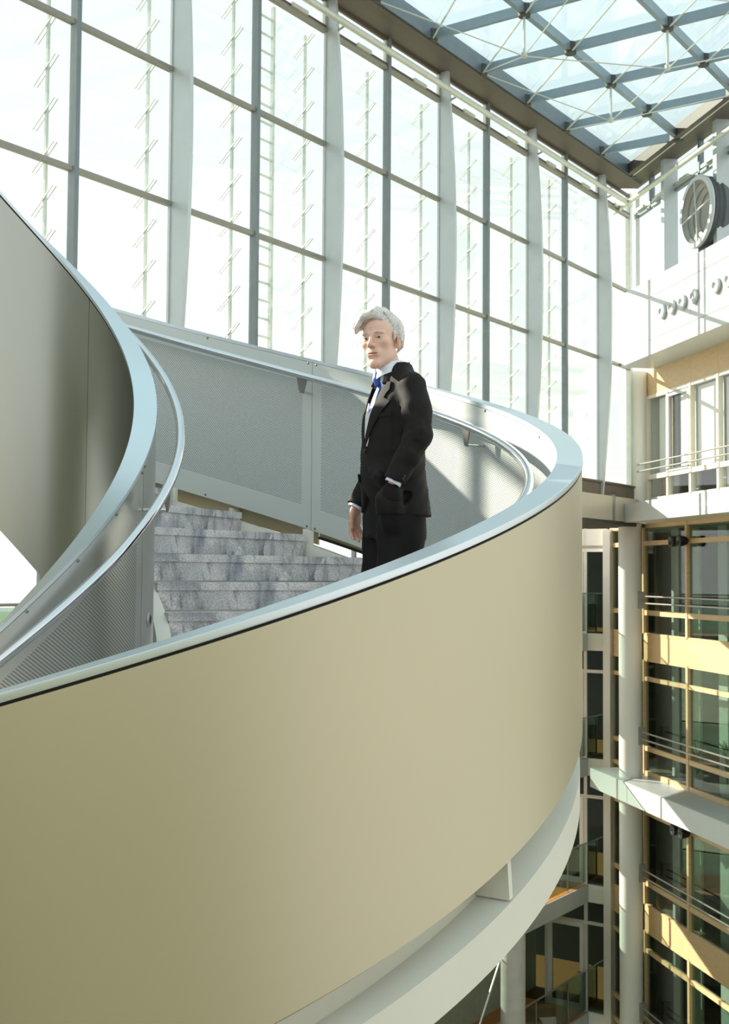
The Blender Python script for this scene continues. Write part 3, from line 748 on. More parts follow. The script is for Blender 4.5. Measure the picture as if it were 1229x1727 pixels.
# granite steps
def wedge(r0, r1, t0, t1, z0, z1):
    g = G(); v = []
    for t in (t0, t1):
        for r in (r0, r1):
            for z in (z0, z1): v.append((r * math.cos(t), r * math.sin(t), z))
    return g.add(v, [(0, 2, 3, 1), (4, 5, 7, 6), (0, 1, 5, 4), (2, 6, 7, 3), (0, 4, 6, 2), (1, 3, 7, 5)])
tread_me = wedge(SRI, SRO, 0.0, STD + 0.02, -0.042, 0.0).mesh('tread', 'granite')
riser_me = wedge(SRI + 0.004, SRO - 0.004, 0.006, 0.022, -0.1483 + 0.008, -0.042).mesh('riser', 'granite')
strip_me = wedge(SRI + 0.004, SRO - 0.004, 0.004, 0.022, -0.1483, -0.1403).mesh('base_strip', 'rail_grey')
for kk in range(-11, 19):
    t = STT - STD * kk
    q = link('tread', tread_me, st, (0, 0, SZ + PT * t), t); link('riser', riser_me, st, (0, 0, SZ + PT * t), t)
    link('base_strip', strip_me, st, (0, 0, SZ + PT * t), t)

# ================================================================ PERSON (signed distance fields turned into meshes)
class Field:
    def __init__(s, lo, hi, h):
        s.lo = np.array(lo, float); s.h = h
        s.n = np.ceil((np.array(hi) - s.lo) / h).astype(int) + 1
        s.d = np.full(s.n, 0.25, np.float32)
        s.ax = [s.lo[i] + h * np.arange(s.n[i]) for i in range(3)]
    def sub(s, lo, hi):
        i0 = np.clip(np.floor((np.array(lo) - s.lo) / s.h).astype(int), 0, s.n); i1 = np.clip(np.ceil((np.array(hi) - s.lo) / s.h).astype(int) + 1, 0, s.n)
        sl = tuple(slice(a, b) for a, b in zip(i0, i1))
        X, Y_, Z = np.meshgrid(*[s.ax[i][sl[i]] for i in range(3)], indexing='ij', sparse=True)
        return sl, X, Y_, Z
    def put(s, sl, d, k, op):
        a = s.d[sl]
        if a.size == 0: return
        if op == 'u':
            h = np.clip(0.5 + 0.5 * (a - d) / k, 0, 1); s.d[sl] = a + (d - a) * h - k * h * (1 - h)
        elif op == 's':
            d = -d; h = np.clip(0.5 - 0.5 * (a - d) / k, 0, 1); s.d[sl] = a + (d - a) * h + k * h * (1 - h)
        elif op == 'i':
            h = np.clip(0.5 - 0.5 * (a - d) / k, 0, 1); s.d[sl] = a + (d - a) * h + k * h * (1 - h)
    def ell(s, c, r, k=0.01, op='u', rot=None):
        c = np.array(c, float); r = np.array(r, float); m = r.max() + 0.05 + k
        sl, X, Y_, Z = s.sub(c - m, c + m)
        x, y, z = X - c[0], Y_ - c[1], Z - c[2]
        if rot is not None:
            R = np.array(Matrix.Rotation(rot[0], 3, rot[1])); x, y, z = [R[0, i] * x + R[1, i] * y + R[2, i] * z for i in range(3)]
        q = np.sqrt((x / r[0]) ** 2 + (y / r[1]) ** 2 + (z / r[2]) ** 2)
        g = np.sqrt((x / r[0] ** 2) ** 2 + (y / r[1] ** 2) ** 2 + (z / r[2] ** 2) ** 2) + 1e-6
        s.put(sl, (q * (q - 1) / g).astype(np.float32), k, op)
    def cap(s, a, b, ra, rb=None, k=0.01, op='u'):
        rb = ra if rb is None else rb
        a = np.array(a, float); b = np.array(b, float); m = max(ra, rb) + 0.05 + k
        sl, X, Y_, Z = s.sub(np.minimum(a, b) - m, np.maximum(a, b) + m)
        ab = b - a; L = ab @ ab + 1e-12
        t = np.clip(((X - a[0]) * ab[0] + (Y_ - a[1]) * ab[1] + (Z - a[2]) * ab[2]) / L, 0, 1)
        d = np.sqrt((X - a[0] - t * ab[0]) ** 2 + (Y_ - a[1] - t * ab[1]) ** 2 + (Z - a[2] - t * ab[2]) ** 2) - (ra + (rb - ra) * t)
        s.put(sl, d.astype(np.float32), k, op)
    def chain(s, pts, rs, k=0.01, op='u'):
        for i in range(len(pts) - 1): s.cap(pts[i], pts[i + 1], rs[i], rs[i + 1], k, op)
    def loft(s, sec, k=0.02, op='u'):
        """sec: (z, half width, half depth, centre y) ellipses stacked upwards"""
        sec = np.array(sec); zs = sec[:, 0]
        sl, X, Y_, Z = s.sub((-0.5, -0.5, zs[0] - 0.05), (0.5, 0.5, zs[-1] + 0.05))
        w = np.interp(Z, zs, sec[:, 1]); d_ = np.interp(Z, zs, sec[:, 2]); c = np.interp(Z, zs, sec[:, 3])
        q = np.sqrt((X / w) ** 2 + ((Y_ - c) / d_) ** 2); g = np.sqrt((X / w ** 2) ** 2 + ((Y_ - c) / d_ ** 2) ** 2) + 1e-6
        d = q * (q - 1) / g
        d = np.maximum(d, np.maximum(zs[0] - Z, Z - zs[-1]))
        s.put(sl, d.astype(np.float32), k, op)
    def func(s, f, k=0.005, op='s'):
        sl, X, Y_, Z = s.sub(s.lo, s.lo + s.n * s.h)
        s.put(sl, np.broadcast_to(f(X, Y_, Z), s.d.shape).astype(np.float32), k, op)
    def disp(s, f):
        sl, X, Y_, Z = s.sub(s.lo, s.lo + s.n * s.h); s.d += f(X, Y_, Z).astype(np.float32)
    def surface(s):
        d = s.d; d = np.pad(d, 1, constant_values=0.2); lo = s.lo - s.h
        n = np.array(d.shape); neg = d < 0
        acc = np.zeros(tuple(n - 1) + (3,), np.float32); cnt = np.zeros(tuple(n - 1), np.float32)
        cr = []
        for ax in range(3):
            a = [slice(None)] * 3; b = [slice(None)] * 3; a[ax] = slice(0, -1); b[ax] = slice(1, None)
            da, db = d[tuple(a)], d[tuple(b)]; c = (da < 0) != (db < 0)
            t = np.where(c, da / np.where(c, da - db, 1), 0)
            cr.append((c, da < 0))
            oth = [q for q in range(3) if q != ax]
            for o1 in (0, 1):
                for o2 in (0, 1):
                    # cell at index (i) uses edge at i + offset in the other axes
                    es = [slice(None)] * 3; es[oth[0]] = slice(o1, o1 + n[oth[0]] - 1); es[oth[1]] = slice(o2, o2 + n[oth[1]] - 1)
                    cc = c[tuple(es)]; tt = t[tuple(es)]
                    acc[..., ax] += np.where(cc, tt, 0); acc[..., oth[0]] += np.where(cc, o1, 0); acc[..., oth[1]] += np.where(cc, o2, 0); cnt += cc
        act = cnt > 0; idx = np.full(act.shape, -1, np.int64); idx[act] = np.arange(act.sum())
        ijk = np.argwhere(act)
        V = (ijk + acc[act] / cnt[act][:, None]) * s.h + lo
        F = []
        for ax in range(3):
            c, inside_a = cr[ax]; oth = [(ax + 1) % 3, (ax + 2) % 3]
            E_ = np.argwhere(c)
            ok = np.all([(E_[:, o] > 0) & (E_[:, o] < n[o] - 1) for o in oth], axis=0); E_ = E_[ok]
            def cell(du, dv):
                q = E_.copy(); q[:, oth[0]] -= du; q[:, oth[1]] -= dv; return idx[q[:, 0], q[:, 1], q[:, 2]]
            quad = np.stack([cell(1, 1), cell(0, 1), cell(0, 0), cell(1, 0)], 1)
            ins = inside_a[E_[:, 0], E_[:, 1], E_[:, 2]]
            quad[~ins] = quad[~ins][:, ::-1]; F.append(quad)
        return V, np.concatenate(F)
def sdf_mesh(name, VF, mats, smooth_it=1, colour=None):
    V, F = VF
    me = bpy.data.meshes.new(name); me.from_pydata(V.tolist(), [], F.tolist())
    for m in ([mats] if isinstance(mats, str) else mats): me.materials.append(MATS[m])
    me.polygons.foreach_set('use_smooth', [True] * len(me.polygons))
    if smooth_it:
        bm = bmesh.new(); bm.from_mesh(me)
        for _ in range(smooth_it): bmesh.ops.smooth_vert(bm, verts=bm.verts, factor=0.5, use_axis_x=True, use_axis_y=True, use_axis_z=True)
        bm.to_mesh(me); bm.free()
    if colour is not None:
        ca_ = me.color_attributes.new('tint', 'FLOAT_COLOR', 'POINT')
        co = np.empty(len(me.vertices) * 3); me.vertices.foreach_get('co', co); C_ = colour(co.reshape(-1, 3))
        ca_.data.foreach_set('color', np.concatenate([C_, np.ones((len(C_), 1))], 1).ravel())
    me.update(); return me

# clothing and skin materials
def skin_mat():
    m, n, b = nt_new('skin'); at = N(n, 'Attribute', attribute_name='tint')
    t = N(n, 'TexCoord'); no = N(n, 'TexNoise'); no.inputs['Scale'].default_value = 60; no.inputs['Detail'].default_value = 5
    n.links.new(t.outputs['Object'], no.inputs['Vector'])
    r = N(n, 'ValToRGB'); r.color_ramp.elements[0].color = (0.86, 0.84, 0.82, 1); r.color_ramp.elements[1].color = (1, 1, 1, 1); n.links.new(no.outputs['Fac'], r.inputs[0])
    mx = N(n, 'Mix', data_type='RGBA', blend_type='MULTIPLY'); mx.inputs['Factor'].default_value = 1
    n.links.new(at.outputs['Color'], mx.inputs['A']); n.links.new(r.outputs[0], mx.inputs['B']); n.links.new(mx.outputs['Result'], b.inputs['Base Color'])
    bp = N(n, 'Bump'); bp.inputs['Strength'].default_value = 0.15; bp.inputs['Distance'].default_value = 0.001
    n.links.new(no.outputs['Fac'], bp.inputs['Height']); n.links.new(bp.outputs[0], b.inputs['Normal'])
    b.inputs['Roughness'].default_value = 0.48; b.inputs['Subsurface Weight'].default_value = 0.12; b.inputs['Subsurface Scale'].default_value = 0.01
    b.inputs['Subsurface Radius'].default_value = (1.0, 0.4, 0.2)
skin_mat()
pmat('suit', (0.0105, 0.0085, 0.0075), 0.72, 0, 0.25, 220.0, 0.15, spec=0.22)
bpy.data.materials['suit'].node_tree.nodes['Principled BSDF'].inputs['Sheen Weight'].default_value = 0.02
bpy.data.materials['suit'].node_tree.nodes['Principled BSDF'].inputs['Sheen Roughness'].default_value = 0.4
bpy.data.materials['suit'].node_tree.nodes['Principled BSDF'].inputs['Sheen Tint'].default_value = (0.55, 0.48, 0.40, 1)
pmat('trouser', (0.007, 0.0065, 0.0065), 0.72, 0, 0.25, 220.0, 0.15, spec=0.2)
pmat('shirt', (0.72, 0.78, 0.88), 0.6, 0, 0.03, 60.0)
pmat('sweater', (0.70, 0.72, 0.72), 0.8, 0, 0.05, 120.0)
pmat('tie', (0.035, 0.10, 0.42), 0.4, 0, 0.12, 180.0)
pmat('hair', (0.60, 0.57, 0.53), 0.45, 0, 0.34, 26.0, 0.8, stretch=(0.7, 4.5, 2.5))
pmat('brow', (0.42, 0.33, 0.26), 0.7, 0, 0.2, 90.0)
pmat('eye_white', (0.50, 0.47, 0.43), 0.15, 0, 0.02)
pmat('iris', (0.03, 0.045, 0.06), 0.1, 0, 0.1)
pmat('button', (0.02, 0.016, 0.014), 0.25, 0, 0.1)
pmat('shoe', (0.012, 0.011, 0.010), 0.3, 0, 0.1)

PHI = math.radians(68)
man = empty('person', (0.13, 5.57, EZ - 0.636), -PHI)
tag(man, 'grey-haired person in dark suit and blue tie standing on the spiral stair', 'person')

# ---- head, in its own frame (x = his left, -y = face, z up)
def head_field():
    f = Field((-0.10, -0.135, -0.215), (0.10, 0.125, 0.145), 0.0018)
    f.ell((0, 0.016, 0.044), (0.0735, 0.093, 0.084), 0.01)                       # cranium
    f.ell((0, -0.036, 0.045), (0.060, 0.052, 0.056), 0.03)                       # forehead
    f.ell((0, -0.030, -0.030), (0.061, 0.060, 0.072), 0.03)                      # mid face
    f.ell((0, -0.044, -0.076), (0.036, 0.038, 0.038), 0.03)                      # jaw front
    f.cap((0, -0.078, -0.104), (0, -0.070, -0.100), 0.017, 0.017, 0.022)         # chin
    for s in (-1, 1):
        f.cap((s * 0.050, 0.000, -0.052), (s * 0.013, -0.072, -0.105), 0.015, 0.012, 0.026)   # jaw line
        f.ell((s * 0.046, -0.060, -0.012), (0.020, 0.020, 0.018), 0.022)         # cheek bone
        f.ell((s * 0.033, -0.092, 0.010), (0.0215, 0.0175, 0.0140), 0.009, 's')    # eye socket
        f.cap((s * 0.012, -0.0900, 0.0265), (s * 0.047, -0.0750, 0.0300), 0.0090, 0.0070, 0.010) # brow ridge
        f.ell((s * 0.032, -0.0695, 0.010), (0.0145, 0.0105, 0.0115), 0.004)      # eyeball behind lids
        f.cap((s * 0.018, -0.0830, 0.0152), (s * 0.046, -0.0750, 0.0140), 0.0048, 0.0042, 0.003)  # upper lid
        f.cap((s * 0.019, -0.0835, 0.0035), (s * 0.045, -0.0770, 0.0040), 0.0034, 0.003, 0.004)   # lower lid
    f.cap((0, -0.0905, 0.022), (0, -0.110, -0.020), 0.0080, 0.0095, 0.012)        # nose bridge
    f.ell((0, -0.110, -0.0235), (0.0115, 0.0115, 0.0100), 0.008)                  # nose tip
    for s in (-1, 1):
        f.ell((s * 0.0125, -0.0975, -0.0270), (0.0078, 0.0110, 0.0078), 0.006)
        f.ell((s * 0.0060, -0.1060, -0.0335), (0.0030, 0.0040, 0.0025), 0.003, 's')
        f.cap((s * 0.019, -0.0915, -0.030), (s * 0.033, -0.0790, -0.064), 0.0022, 0.0018, 0.006, 's')   # fold beside the mouth
    f.ell((0, -0.0800, -0.0580), (0.030, 0.013, 0.018), 0.018)                    # mouth mound
    f.chain([(-0.024, -0.0865, -0.0580), (0, -0.0915, -0.0560), (0.024, -0.0865, -0.0580)], [0.0040, 0.0052, 0.0040], 0.004)
    f.chain([(-0.020, -0.0865, -0.0655), (0, -0.0910, -0.0665), (0.020, -0.0865, -0.0655)], [0.0044, 0.0062, 0.0044], 0.005)
    f.ell((0, -0.0840, -0.0610), (0.0275, 0.0150, 0.0021), 0.0015, 's')
    f.cap((-0.014, -0.0905, -0.0800), (0.014, -0.0905, -0.0800), 0.0050, 0.0050, 0.010, 's')          # under the lip
    for z in (0.052, 0.062): f.cap((-0.03, -0.0905, z), (0.03, -0.0905, z), 0.0012, 0.0012, 0.006, 's')  # brow lines
    for s in (-1, 1):                                                             # ears
        f.ell((s * 0.0785, 0.012, -0.002), (0.0090, 0.0200, 0.0340), 0.006, rot=(s * 0.28, 'Z'))
        f.ell((s * 0.0740, 0.006, -0.026), (0.0065, 0.0090, 0.0130), 0.006)
        f.ell((s * 0.0865, 0.008, 0.000), (0.0065, 0.0095, 0.0180), 0.004, 's')
    f.cap((0, 0.022, -0.070), (0.032, 0.041, -0.215), 0.0560, 0.0580, 0.024)          # neck
    return f
HEAD = Matrix.Translation((0.0, -0.062, 1.668)) @ Matrix.Rotation(math.radians(38), 4, 'Z') @ Matrix.Rotation(math.radians(-3), 4, 'Y') @ Matrix.Rotation(math.radians(2), 4, 'X')
def xf(V, M_):
    A = np.array(M_); return V @ A[:3, :3].T + A[:3, 3]
hv, hf = head_field().surface()
SK = np.array([0.78, 0.51, 0.40])
def head_tint(P):
    C_ = np.tile(SK, (len(P), 1))
    def blob(c, r, col, a):
        w = a * np.exp(-(((P - np.array(c)) / np.array(r)) ** 2).sum(1))[:, None]; C_[:] = C_ * (1 - w) + np.array(col) * w
    blob((0, -0.095, -0.061), (0.024, 0.010, 0.0085), (0.50, 0.20, 0.165), 0.85)
    for s in (-1, 1):
        blob((s * 0.046, -0.07, -0.020), (0.025, 0.03, 0.02), (0.70, 0.38, 0.29), 0.3)
        blob((s * 0.082, 0.01, 0.0), (0.012, 0.03, 0.04), (0.66, 0.30, 0.22), 0.5)
    blob((0, -0.112, -0.024), (0.016, 0.014, 0.014), (0.64, 0.31, 0.23), 0.5)
    return C_
head_cols = head_tint(hv)
# ---- rest of the body under the clothes (coarse) and the hands (fine), one mesh
bf = Field((-0.34, -0.22, 0.02), (0.34, 0.22, 1.56), 0.010)
bf.loft([(0.86, 0.15, 0.10, 0.0), (1.10, 0.13, 0.085, 0), (1.30, 0.145, 0.09, 0), (1.44, 0.15, 0.075, 0.01), (1.50, 0.08, 0.05, 0.0)], 0.03)
bf.cap((0, -0.01, 1.44), (0, -0.020, 1.52), 0.052, 0.052, 0.03)
LSH, LEL, LWR = (0.170, 0.010, 1.455), (0.243, 0.008, 1.235), (0.218, -0.095, 1.035)
RSH, REL, RWR = (-0.170, 0.015, 1.455), (-0.222, 0.055, 1.185), (-0.222, -0.092, 0.948)
for a, b_, c in ((LSH, LEL, LWR), (RSH, REL, RWR)):
    bf.chain([a, b_, c], [0.045, 0.038, 0.026], 0.02)
LHIP, LKN, LAN = (0.085, 0.0, 0.88), (0.095, -0.02, 0.48), (0.095, 0.01, 0.08)
RHIP, RKN, RAN = (-0.085, 0.0, 0.88), (-0.10, -0.01, 0.48), (-0.10, 0.02, 0.08)
for a, b_, c in ((LHIP, LKN, LAN), (RHIP, RKN, RAN)): bf.chain([a, b_, c], [0.078, 0.05, 0.036], 0.02)
bv, bq = bf.surface()
def hand_field(side):
    """hand hanging down from the wrist at the origin: -z = finger direction, x = away from the body for side=+1, -y = forward (thumb)"""
    f = Field((-0.07, -0.085, -0.20), (0.07, 0.06, 0.05), 0.0024); s = side
    f.cap((0, 0, 0.05), (0, 0, -0.01), 0.026, 0.024, 0.01)
    f.ell((0, 0.000, -0.055), (0.0165, 0.040, 0.050), 0.018)
    for y, L, r, c in ((-0.030, 0.072, 0.0088, 0.010), (-0.010, 0.080, 0.0090, 0.018), (0.011, 0.075, 0.0086, 0.028), (0.030, 0.060, 0.0078, 0.038)):
        # fingers curl towards the body (-s * x)
        p0 = (0, y * 0.85, -0.085); p1 = (-s * c * 0.35, y, -0.085 - L * 0.45); p2 = (-s * c * 1.1, y, -0.085 - L * 0.75); p3 = (-s * c * 2.0, y * 0.98, -0.085 - L * 0.95)
        f.chain([p0, p1, p2, p3], [r * 1.12, r * 1.05, r * 0.95, r * 0.82], 0.0035)
    f.chain([(-s * 0.004, -0.026, -0.022), (-s * 0.012, -0.046, -0.055), (-s * 0.016, -0.050, -0.082), (-s * 0.020, -0.046, -0.104)], [0.0155, 0.0125, 0.0108, 0.0085], 0.008)
    return f
hands = []
for side, wr_, tilt, yaw in ((-1, RWR, 0.10, 0.55), (1, LWR, -0.10, 0.3)):
    v, q = hand_field(side).surface()
    if side == 1: v = v * 0.62; v[:, 0] -= 0.55 * np.clip(-v[:, 2], 0, 1); v[:, 1] += 0.6 * np.clip(-v[:, 2], 0, 1)
    Mh = Matrix.Translation(wr_) @ Matrix.Rotation(yaw, 4, 'Z') @ Matrix.Rotation(-tilt, 4, 'X')
    hands.append((xf(v, Mh), q))
allV = [xf(hv, HEAD), bv] + [h[0] for h in hands]; allF = []; off = 0
for V_, F_ in zip(allV, [hf, bq] + [h[1] for h in hands]): allF.append(F_ + off); off += len(V_)
cols_ = np.concatenate([head_cols] + [np.tile(SK * np.array([0.86, 0.72, 0.70]), (len(v), 1)) for v in allV[1:]])  # hands darker and redder than the face, their shade put into the tint
body_me = sdf_mesh('body', (np.concatenate(allV), np.concatenate(allF)), 'skin', 0)
ca_ = body_me.color_attributes.new('tint', 'FLOAT_COLOR', 'POINT')
ca_.data.foreach_set('color', np.concatenate([cols_, np.ones((len(cols_), 1))], 1).ravel())
body = link('body', body_me, man)

# ---- eyes, brows, hair (children of the person, set in the head frame)
def hpart_(name, me, parent=man):
    o = link(name, me, parent); o.matrix_local = HEAD; return o
for s in (-1, 1):
    e = hpart_('eye', G().lathe([(0, 0.0128), (0.0064, 0.0110), (0.0110, 0.0064), (0.0128, 0.0), (0.0110, -0.0064), (0, -0.0128)], 20, M_=Matrix.Translation((s * 0.032, -0.0708, 0.0095)) @ Matrix.Rotation(PI / 2, 4, 'X')).mesh('eye', 'eye_white', True, 80))
    gz = Vector((-0.30 * 0 - 0.10, -1, -0.10)).normalized()
    c = Vector((s * 0.032, -0.0708, 0.0095)) + gz * 0.0108
    ir = G(); ir.tube([c, c + gz * 0.0024], [0.0060, 0.0052], 16)
    i_ = link('iris', ir.mesh('iris', 'iris', True, 60), e)
bf_ = {}
for s in (-1, 1):
    f = Field((-0.06, -0.11, 0.01), (0.06, -0.05, 0.05), 0.0018)
    f.chain([(s * 0.011, -0.0965, 0.0272), (s * 0.030, -0.0925, 0.0292), (s * 0.050, -0.0785, 0.0262)], [0.0030, 0.0036, 0.0020], 0.003)
    hpart_('eyebrow', sdf_mesh('eyebrow', f.surface(), 'brow', 0))
def hair_field():
    f = Field((-0.135, -0.135, -0.10), (0.115, 0.145, 0.175), 0.0024)
    f.ell((0, 0.022, 0.050), (0.0825, 0.1000, 0.0915), 0.01)
    f.ell((-0.012, -0.010, 0.085), (0.066, 0.078, 0.064), 0.02)
    # cut away the face: keep what lies behind the hairline
    f.func(lambda X, Y_, Z: (-0.066 + np.clip(0.088 - Z, -0.02, 0.2) * 0.66 - 0.25 * np.clip(Z - 0.088, 0, 1)) - Y_ + 0 * X, 0.010, 'i')
    f.func(lambda X, Y_, Z: (-0.060 - Z) + 0 * X + 0 * Y_, 0.01, 'i')
    f.func(lambda X, Y_, Z: np.sqrt((np.abs(X) - 0.082) ** 2 * 0.3 + (Y_ - 0.008) ** 2 + (Z + 0.002) ** 2 * 0.7) - 0.029, 0.006, 's')   # around the ears
    rr = random.Random(3)
    # side-swept top locks from a parting on his left to his right
    for i in range(15):
        u = i / 14.0; y = -0.068 + 0.145 * u; lift = 0.012 * rr.random()
        top = 0.128 - 0.9 * (y - 0.01) ** 2
        z0 = 0.122 - 3.2 * (y - 0.02) ** 2
        p = [(0.034, y + 0.006, z0 - 0.004), (0.0, y - 0.010, z0 + 0.018 + lift), (-0.042, y - 0.020, z0 + 0.006 + lift), (-0.076, y - 0.020 + 0.012 * u, z0 - 0.034), (-0.084 - 0.008 * rr.random(), y - 0.010 + 0.03 * u, z0 - 0.060 + 0.01 * rr.random())]
        f.chain(p, [0.010, 0.0140, 0.0140, 0.0115, 0.004], 0.0055)
    # fringe over the forehead and the tuft at his right temple
    for i in range(7):
        u = i / 6.0
        p = [(0.040 - 0.012 * u, -0.060 - 0.006 * u, 0.104 + 0.012 * u), (0.006, -0.082 - 0.004 * u, 0.108 + 0.014 * u), (-0.036, -0.088, 0.103 + 0.012 * u), (-0.074 - 0.008 * u, -0.084 + 0.006 * u, 0.088 + 0.006 * u), (-0.096 - 0.014 * rr.random(), -0.072 + 0.010 * u, 0.066 + 0.016 * u)]
        f.chain(p, [0.007, 0.0115, 0.0120, 0.0095, 0.003], 0.0045)
    # left side and back locks combed backwards
    for i in range(12):
        u = i / 11.0; z = 0.118 - 0.105 * u
        w = 0.083 * math.sqrt(max(0.02, 1 - ((z - 0.045) / 0.094) ** 2))
        p = [(w * 0.86, -0.046 + 0.035 * u, z + 0.006), (w * 1.02, -0.008 + 0.02 * u, z + 0.003), (w * 0.98, 0.045, z - 0.010), (w * 0.62, 0.092, z - 0.026), (0.010, 0.116, z - 0.045)]
        f.chain(p, [0.006, 0.0090, 0.0095, 0.0090, 0.005], 0.004)
    f.chain([(0.074, -0.022, 0.030), (0.0750, -0.020, 0.010), (0.0740, -0.016, -0.004)], [0.006, 0.005, 0.002], 0.005)
    f.chain([(-0.074, -0.022, 0.030), (-0.0765, -0.012, 0.006), (-0.0765, -0.006, -0.018)], [0.006, 0.006, 0.003], 0.005)
    f.disp(lambda X, Y_, Z: 0.0004 * np.sin(Z * 420 + Y_ * 330 + X * 160 + 2 * np.sin(X * 70)) + 0.0002 * np.sin(Y_ * 700 + Z * 500 + X * 300))
    return f
hpart_('hair', sdf_mesh('hair', hair_field().surface(), 'hair', 3))

# ---- suit jacket
TOR = [(0.875, 0.196, 0.148, 0.012), (0.95, 0.190, 0.142, 0.008), (1.06, 0.180, 0.140, -0.006), (1.14, 0.176, 0.136, -0.008), (1.24, 0.180, 0.132, -0.004), (1.34, 0.188, 0.126, 0.002), (1.42, 0.190, 0.110, 0.012), (1.475, 0.172, 0.092, 0.016), (1.515, 0.120, 0.080, 0.012), (1.550, 0.088, 0.075, 0.006), (1.575, 0.080, 0.072, 0.002)]
TA = np.array(TOR)
def tor(z): return [float(np.interp(z, TA[:, 0], TA[:, i])) for i in (1, 2, 3)]
def front_y(x, z, off=0.0):
    w, d, c = tor(z); return c - (d + off) * math.sqrt(max(0.0, 1 - (x / (w + off)) ** 2))
BTN = 1.185
VTOP = 1.50
def vhalf(z): return np.clip((z - BTN) / (VTOP - BTN), 0, 1.4) ** 1.1 * 0.075
jf = Field((-0.36, -0.24, 0.84), (0.36, 0.24, 1.62), 0.0058)
jf.loft(TOR, 0.012)
for s, (a, b_, c) in ((1, (LSH, LEL, LWR)), (-1, (RSH, REL, RWR))):
    jf.cap((s * 0.05, 0.012, 1.520), (s * 0.158, 0.012, 1.470), 0.036, 0.046, 0.03)        # padded shoulder
    a = np.array(a); b_ = np.array(b_); c = np.array(c)
    m1 = a * 0.5 + b_ * 0.5 + np.array([s * 0.006, 0.004, 0])
    jf.chain([a, m1, b_, b_ * 0.5 + c * 0.5 + np.array([s * 0.004, 0, -0.004]), c + (b_ - c) * 0.02], [0.060, 0.064, 0.060, 0.054, 0.046], 0.012)
    # soft folds round the elbow
    for q, w_ in ((0.80, 0.010), (0.93, 0.013)):
        p = a + (b_ - a) * q; jf.chain([p + np.array([s * 0.050, 0.030, 0.012]), p + np.array([s * 0.058, -0.010, 0.0]), p + np.array([s * 0.030, -0.050, -0.016])], [0.006, w_, 0.006], 0.016)
    for q, w_ in ((0.14, 0.011), (0.42, 0.010)):
        p = b_ + (c - b_) * q; jf.chain([p + np.array([s * 0.045, 0.018, -0.012]), p + np.array([s * 0.048, -0.012, 0.006]), p + np.array([s * 0.020, -0.042, 0.018])], [0.006, w_, 0.006], 0.016)
# front edge pushed back by the hand in the pocket: a roll of cloth and the open skirt
jf.chain([(0.070, -0.122, 1.120), (0.120, -0.126, 1.060), (0.165, -0.112, 1.020)], [0.008, 0.016, 0.012], 0.022)
jf.chain([(0.030, -0.124, 1.150), (0.075, -0.130, 1.075), (0.120, -0.128, 1.02)], [0.005, 0.012, 0.010], 0.022)
# arm pit and side seams
jf.cap((0.150, -0.075, 1.40), (0.172, -0.070, 1.20), 0.010, 0.016, 0.016, 's')
jf.cap((-0.150, -0.075, 1.40), (-0.172, -0.070, 1.20), 0.010, 0.016, 0.016, 's')
# opening at the chest, the neck, and the hem
jf.func(lambda X, Y_, Z: np.maximum(np.maximum(np.where(X > 0, X, -X / 1.35) - vhalf(Z), BTN - Z), Y_ + 0.045 + 0.10 * np.clip(1.40 - Z, 0, 0.2)), 0.004, 's')
jf.cap((0, -0.010, 1.47), (-0.006, -0.038, 1.66), 0.064, 0.078, 0.006, 's')
def hem(X, Y_, Z):
    fr = np.clip((-Y_ - 0.02) / 0.12, 0, 1)
    cut = 0.888 + 0.03 * fr + 0.085 * np.clip(1 - np.abs(X - 0.0) / 0.10, 0, 1) ** 1.5 * (fr > 0.3)
    arm_ = np.abs(X) > 0.205
    return np.where(arm_, -1.0, cut - Z)
jf.func(hem, 0.004, 'i')
for s, wr_, el_ in ((1, LWR, LEL), (-1, RWR, REL)):                                     # flat sleeve ends, hollow
    w_ = np.array(wr_); n_ = w_ - np.array(el_); n_ /= np.linalg.norm(n_)
    jf.func(lambda X, Y_, Z: np.where(np.sqrt((X - w_[0]) ** 2 + (Y_ - w_[1]) ** 2 + (Z - w_[2]) ** 2) < 0.12, np.where(s * X > 0.14, (X - w_[0]) * n_[0] + (Y_ - w_[1]) * n_[1] + (Z - w_[2]) * n_[2], -1), -1), 0.002, 'i')
    jf.cap(w_ - n_ * 0.05, w_ + n_ * 0.05, 0.036, 0.036, 0.003, 's')
jf.chain([(0.172, -0.084, 0.992), (0.168, -0.094, 0.950), (0.160, -0.088, 0.895)], [0.036, 0.054, 0.058], 0.035)
jf.func(lambda X, Y_, Z: (0.893 - Z) + 0 * X + 0 * Y_, 0.003, 'i')
jf.disp(lambda X, Y_, Z: 0.0016 * np.sin(Z * 46 + X * 60 + 3 * np.sin(Y_ * 22)) * np.clip((1.40 - Z) * 6, 0, 1) + 0.0012 * np.sin(Z * 90 - Y_ * 70 + X * 40))
jacket = link('jacket', sdf_mesh('jacket', jf.surface(), 'suit', 2), man)

def sheet(name, mat, rows, parent, off, thick=0.004):
    """thin curved sheet laid on the chest: rows of x positions for a list of z"""
    g = G(); n = len(rows[0][1]); vs_ = []; vb = []
    for z, xs in rows:
        for x in xs: vs_.append((x, front_y(x, z, off), z)); vb.append((x, front_y(x, z, off) + thick, z))
    m = len(rows); fs = []
    for i in range(m - 1):
        for k in range(n - 1):
            a = i * n + k; fs.append((a, a + 1, a + n + 1, a + n)); fs.append(tuple(q + m * n for q in (a + n, a + n + 1, a + 1, a)))
    for i in range(m - 1):
        for k in (0, n - 1):
            a = i * n + k; fs.append((a, a + n, a + n + m * n, a + m * n))
    for k in range(n - 1):
        for i in (0, m - 1):
            a = i * n + k; fs.append((a, a + 1, a + 1 + m * n, a + m * n))
    g.add(vs_ + vb, fs); return part(g, name, mat, parent, True, angle=50)
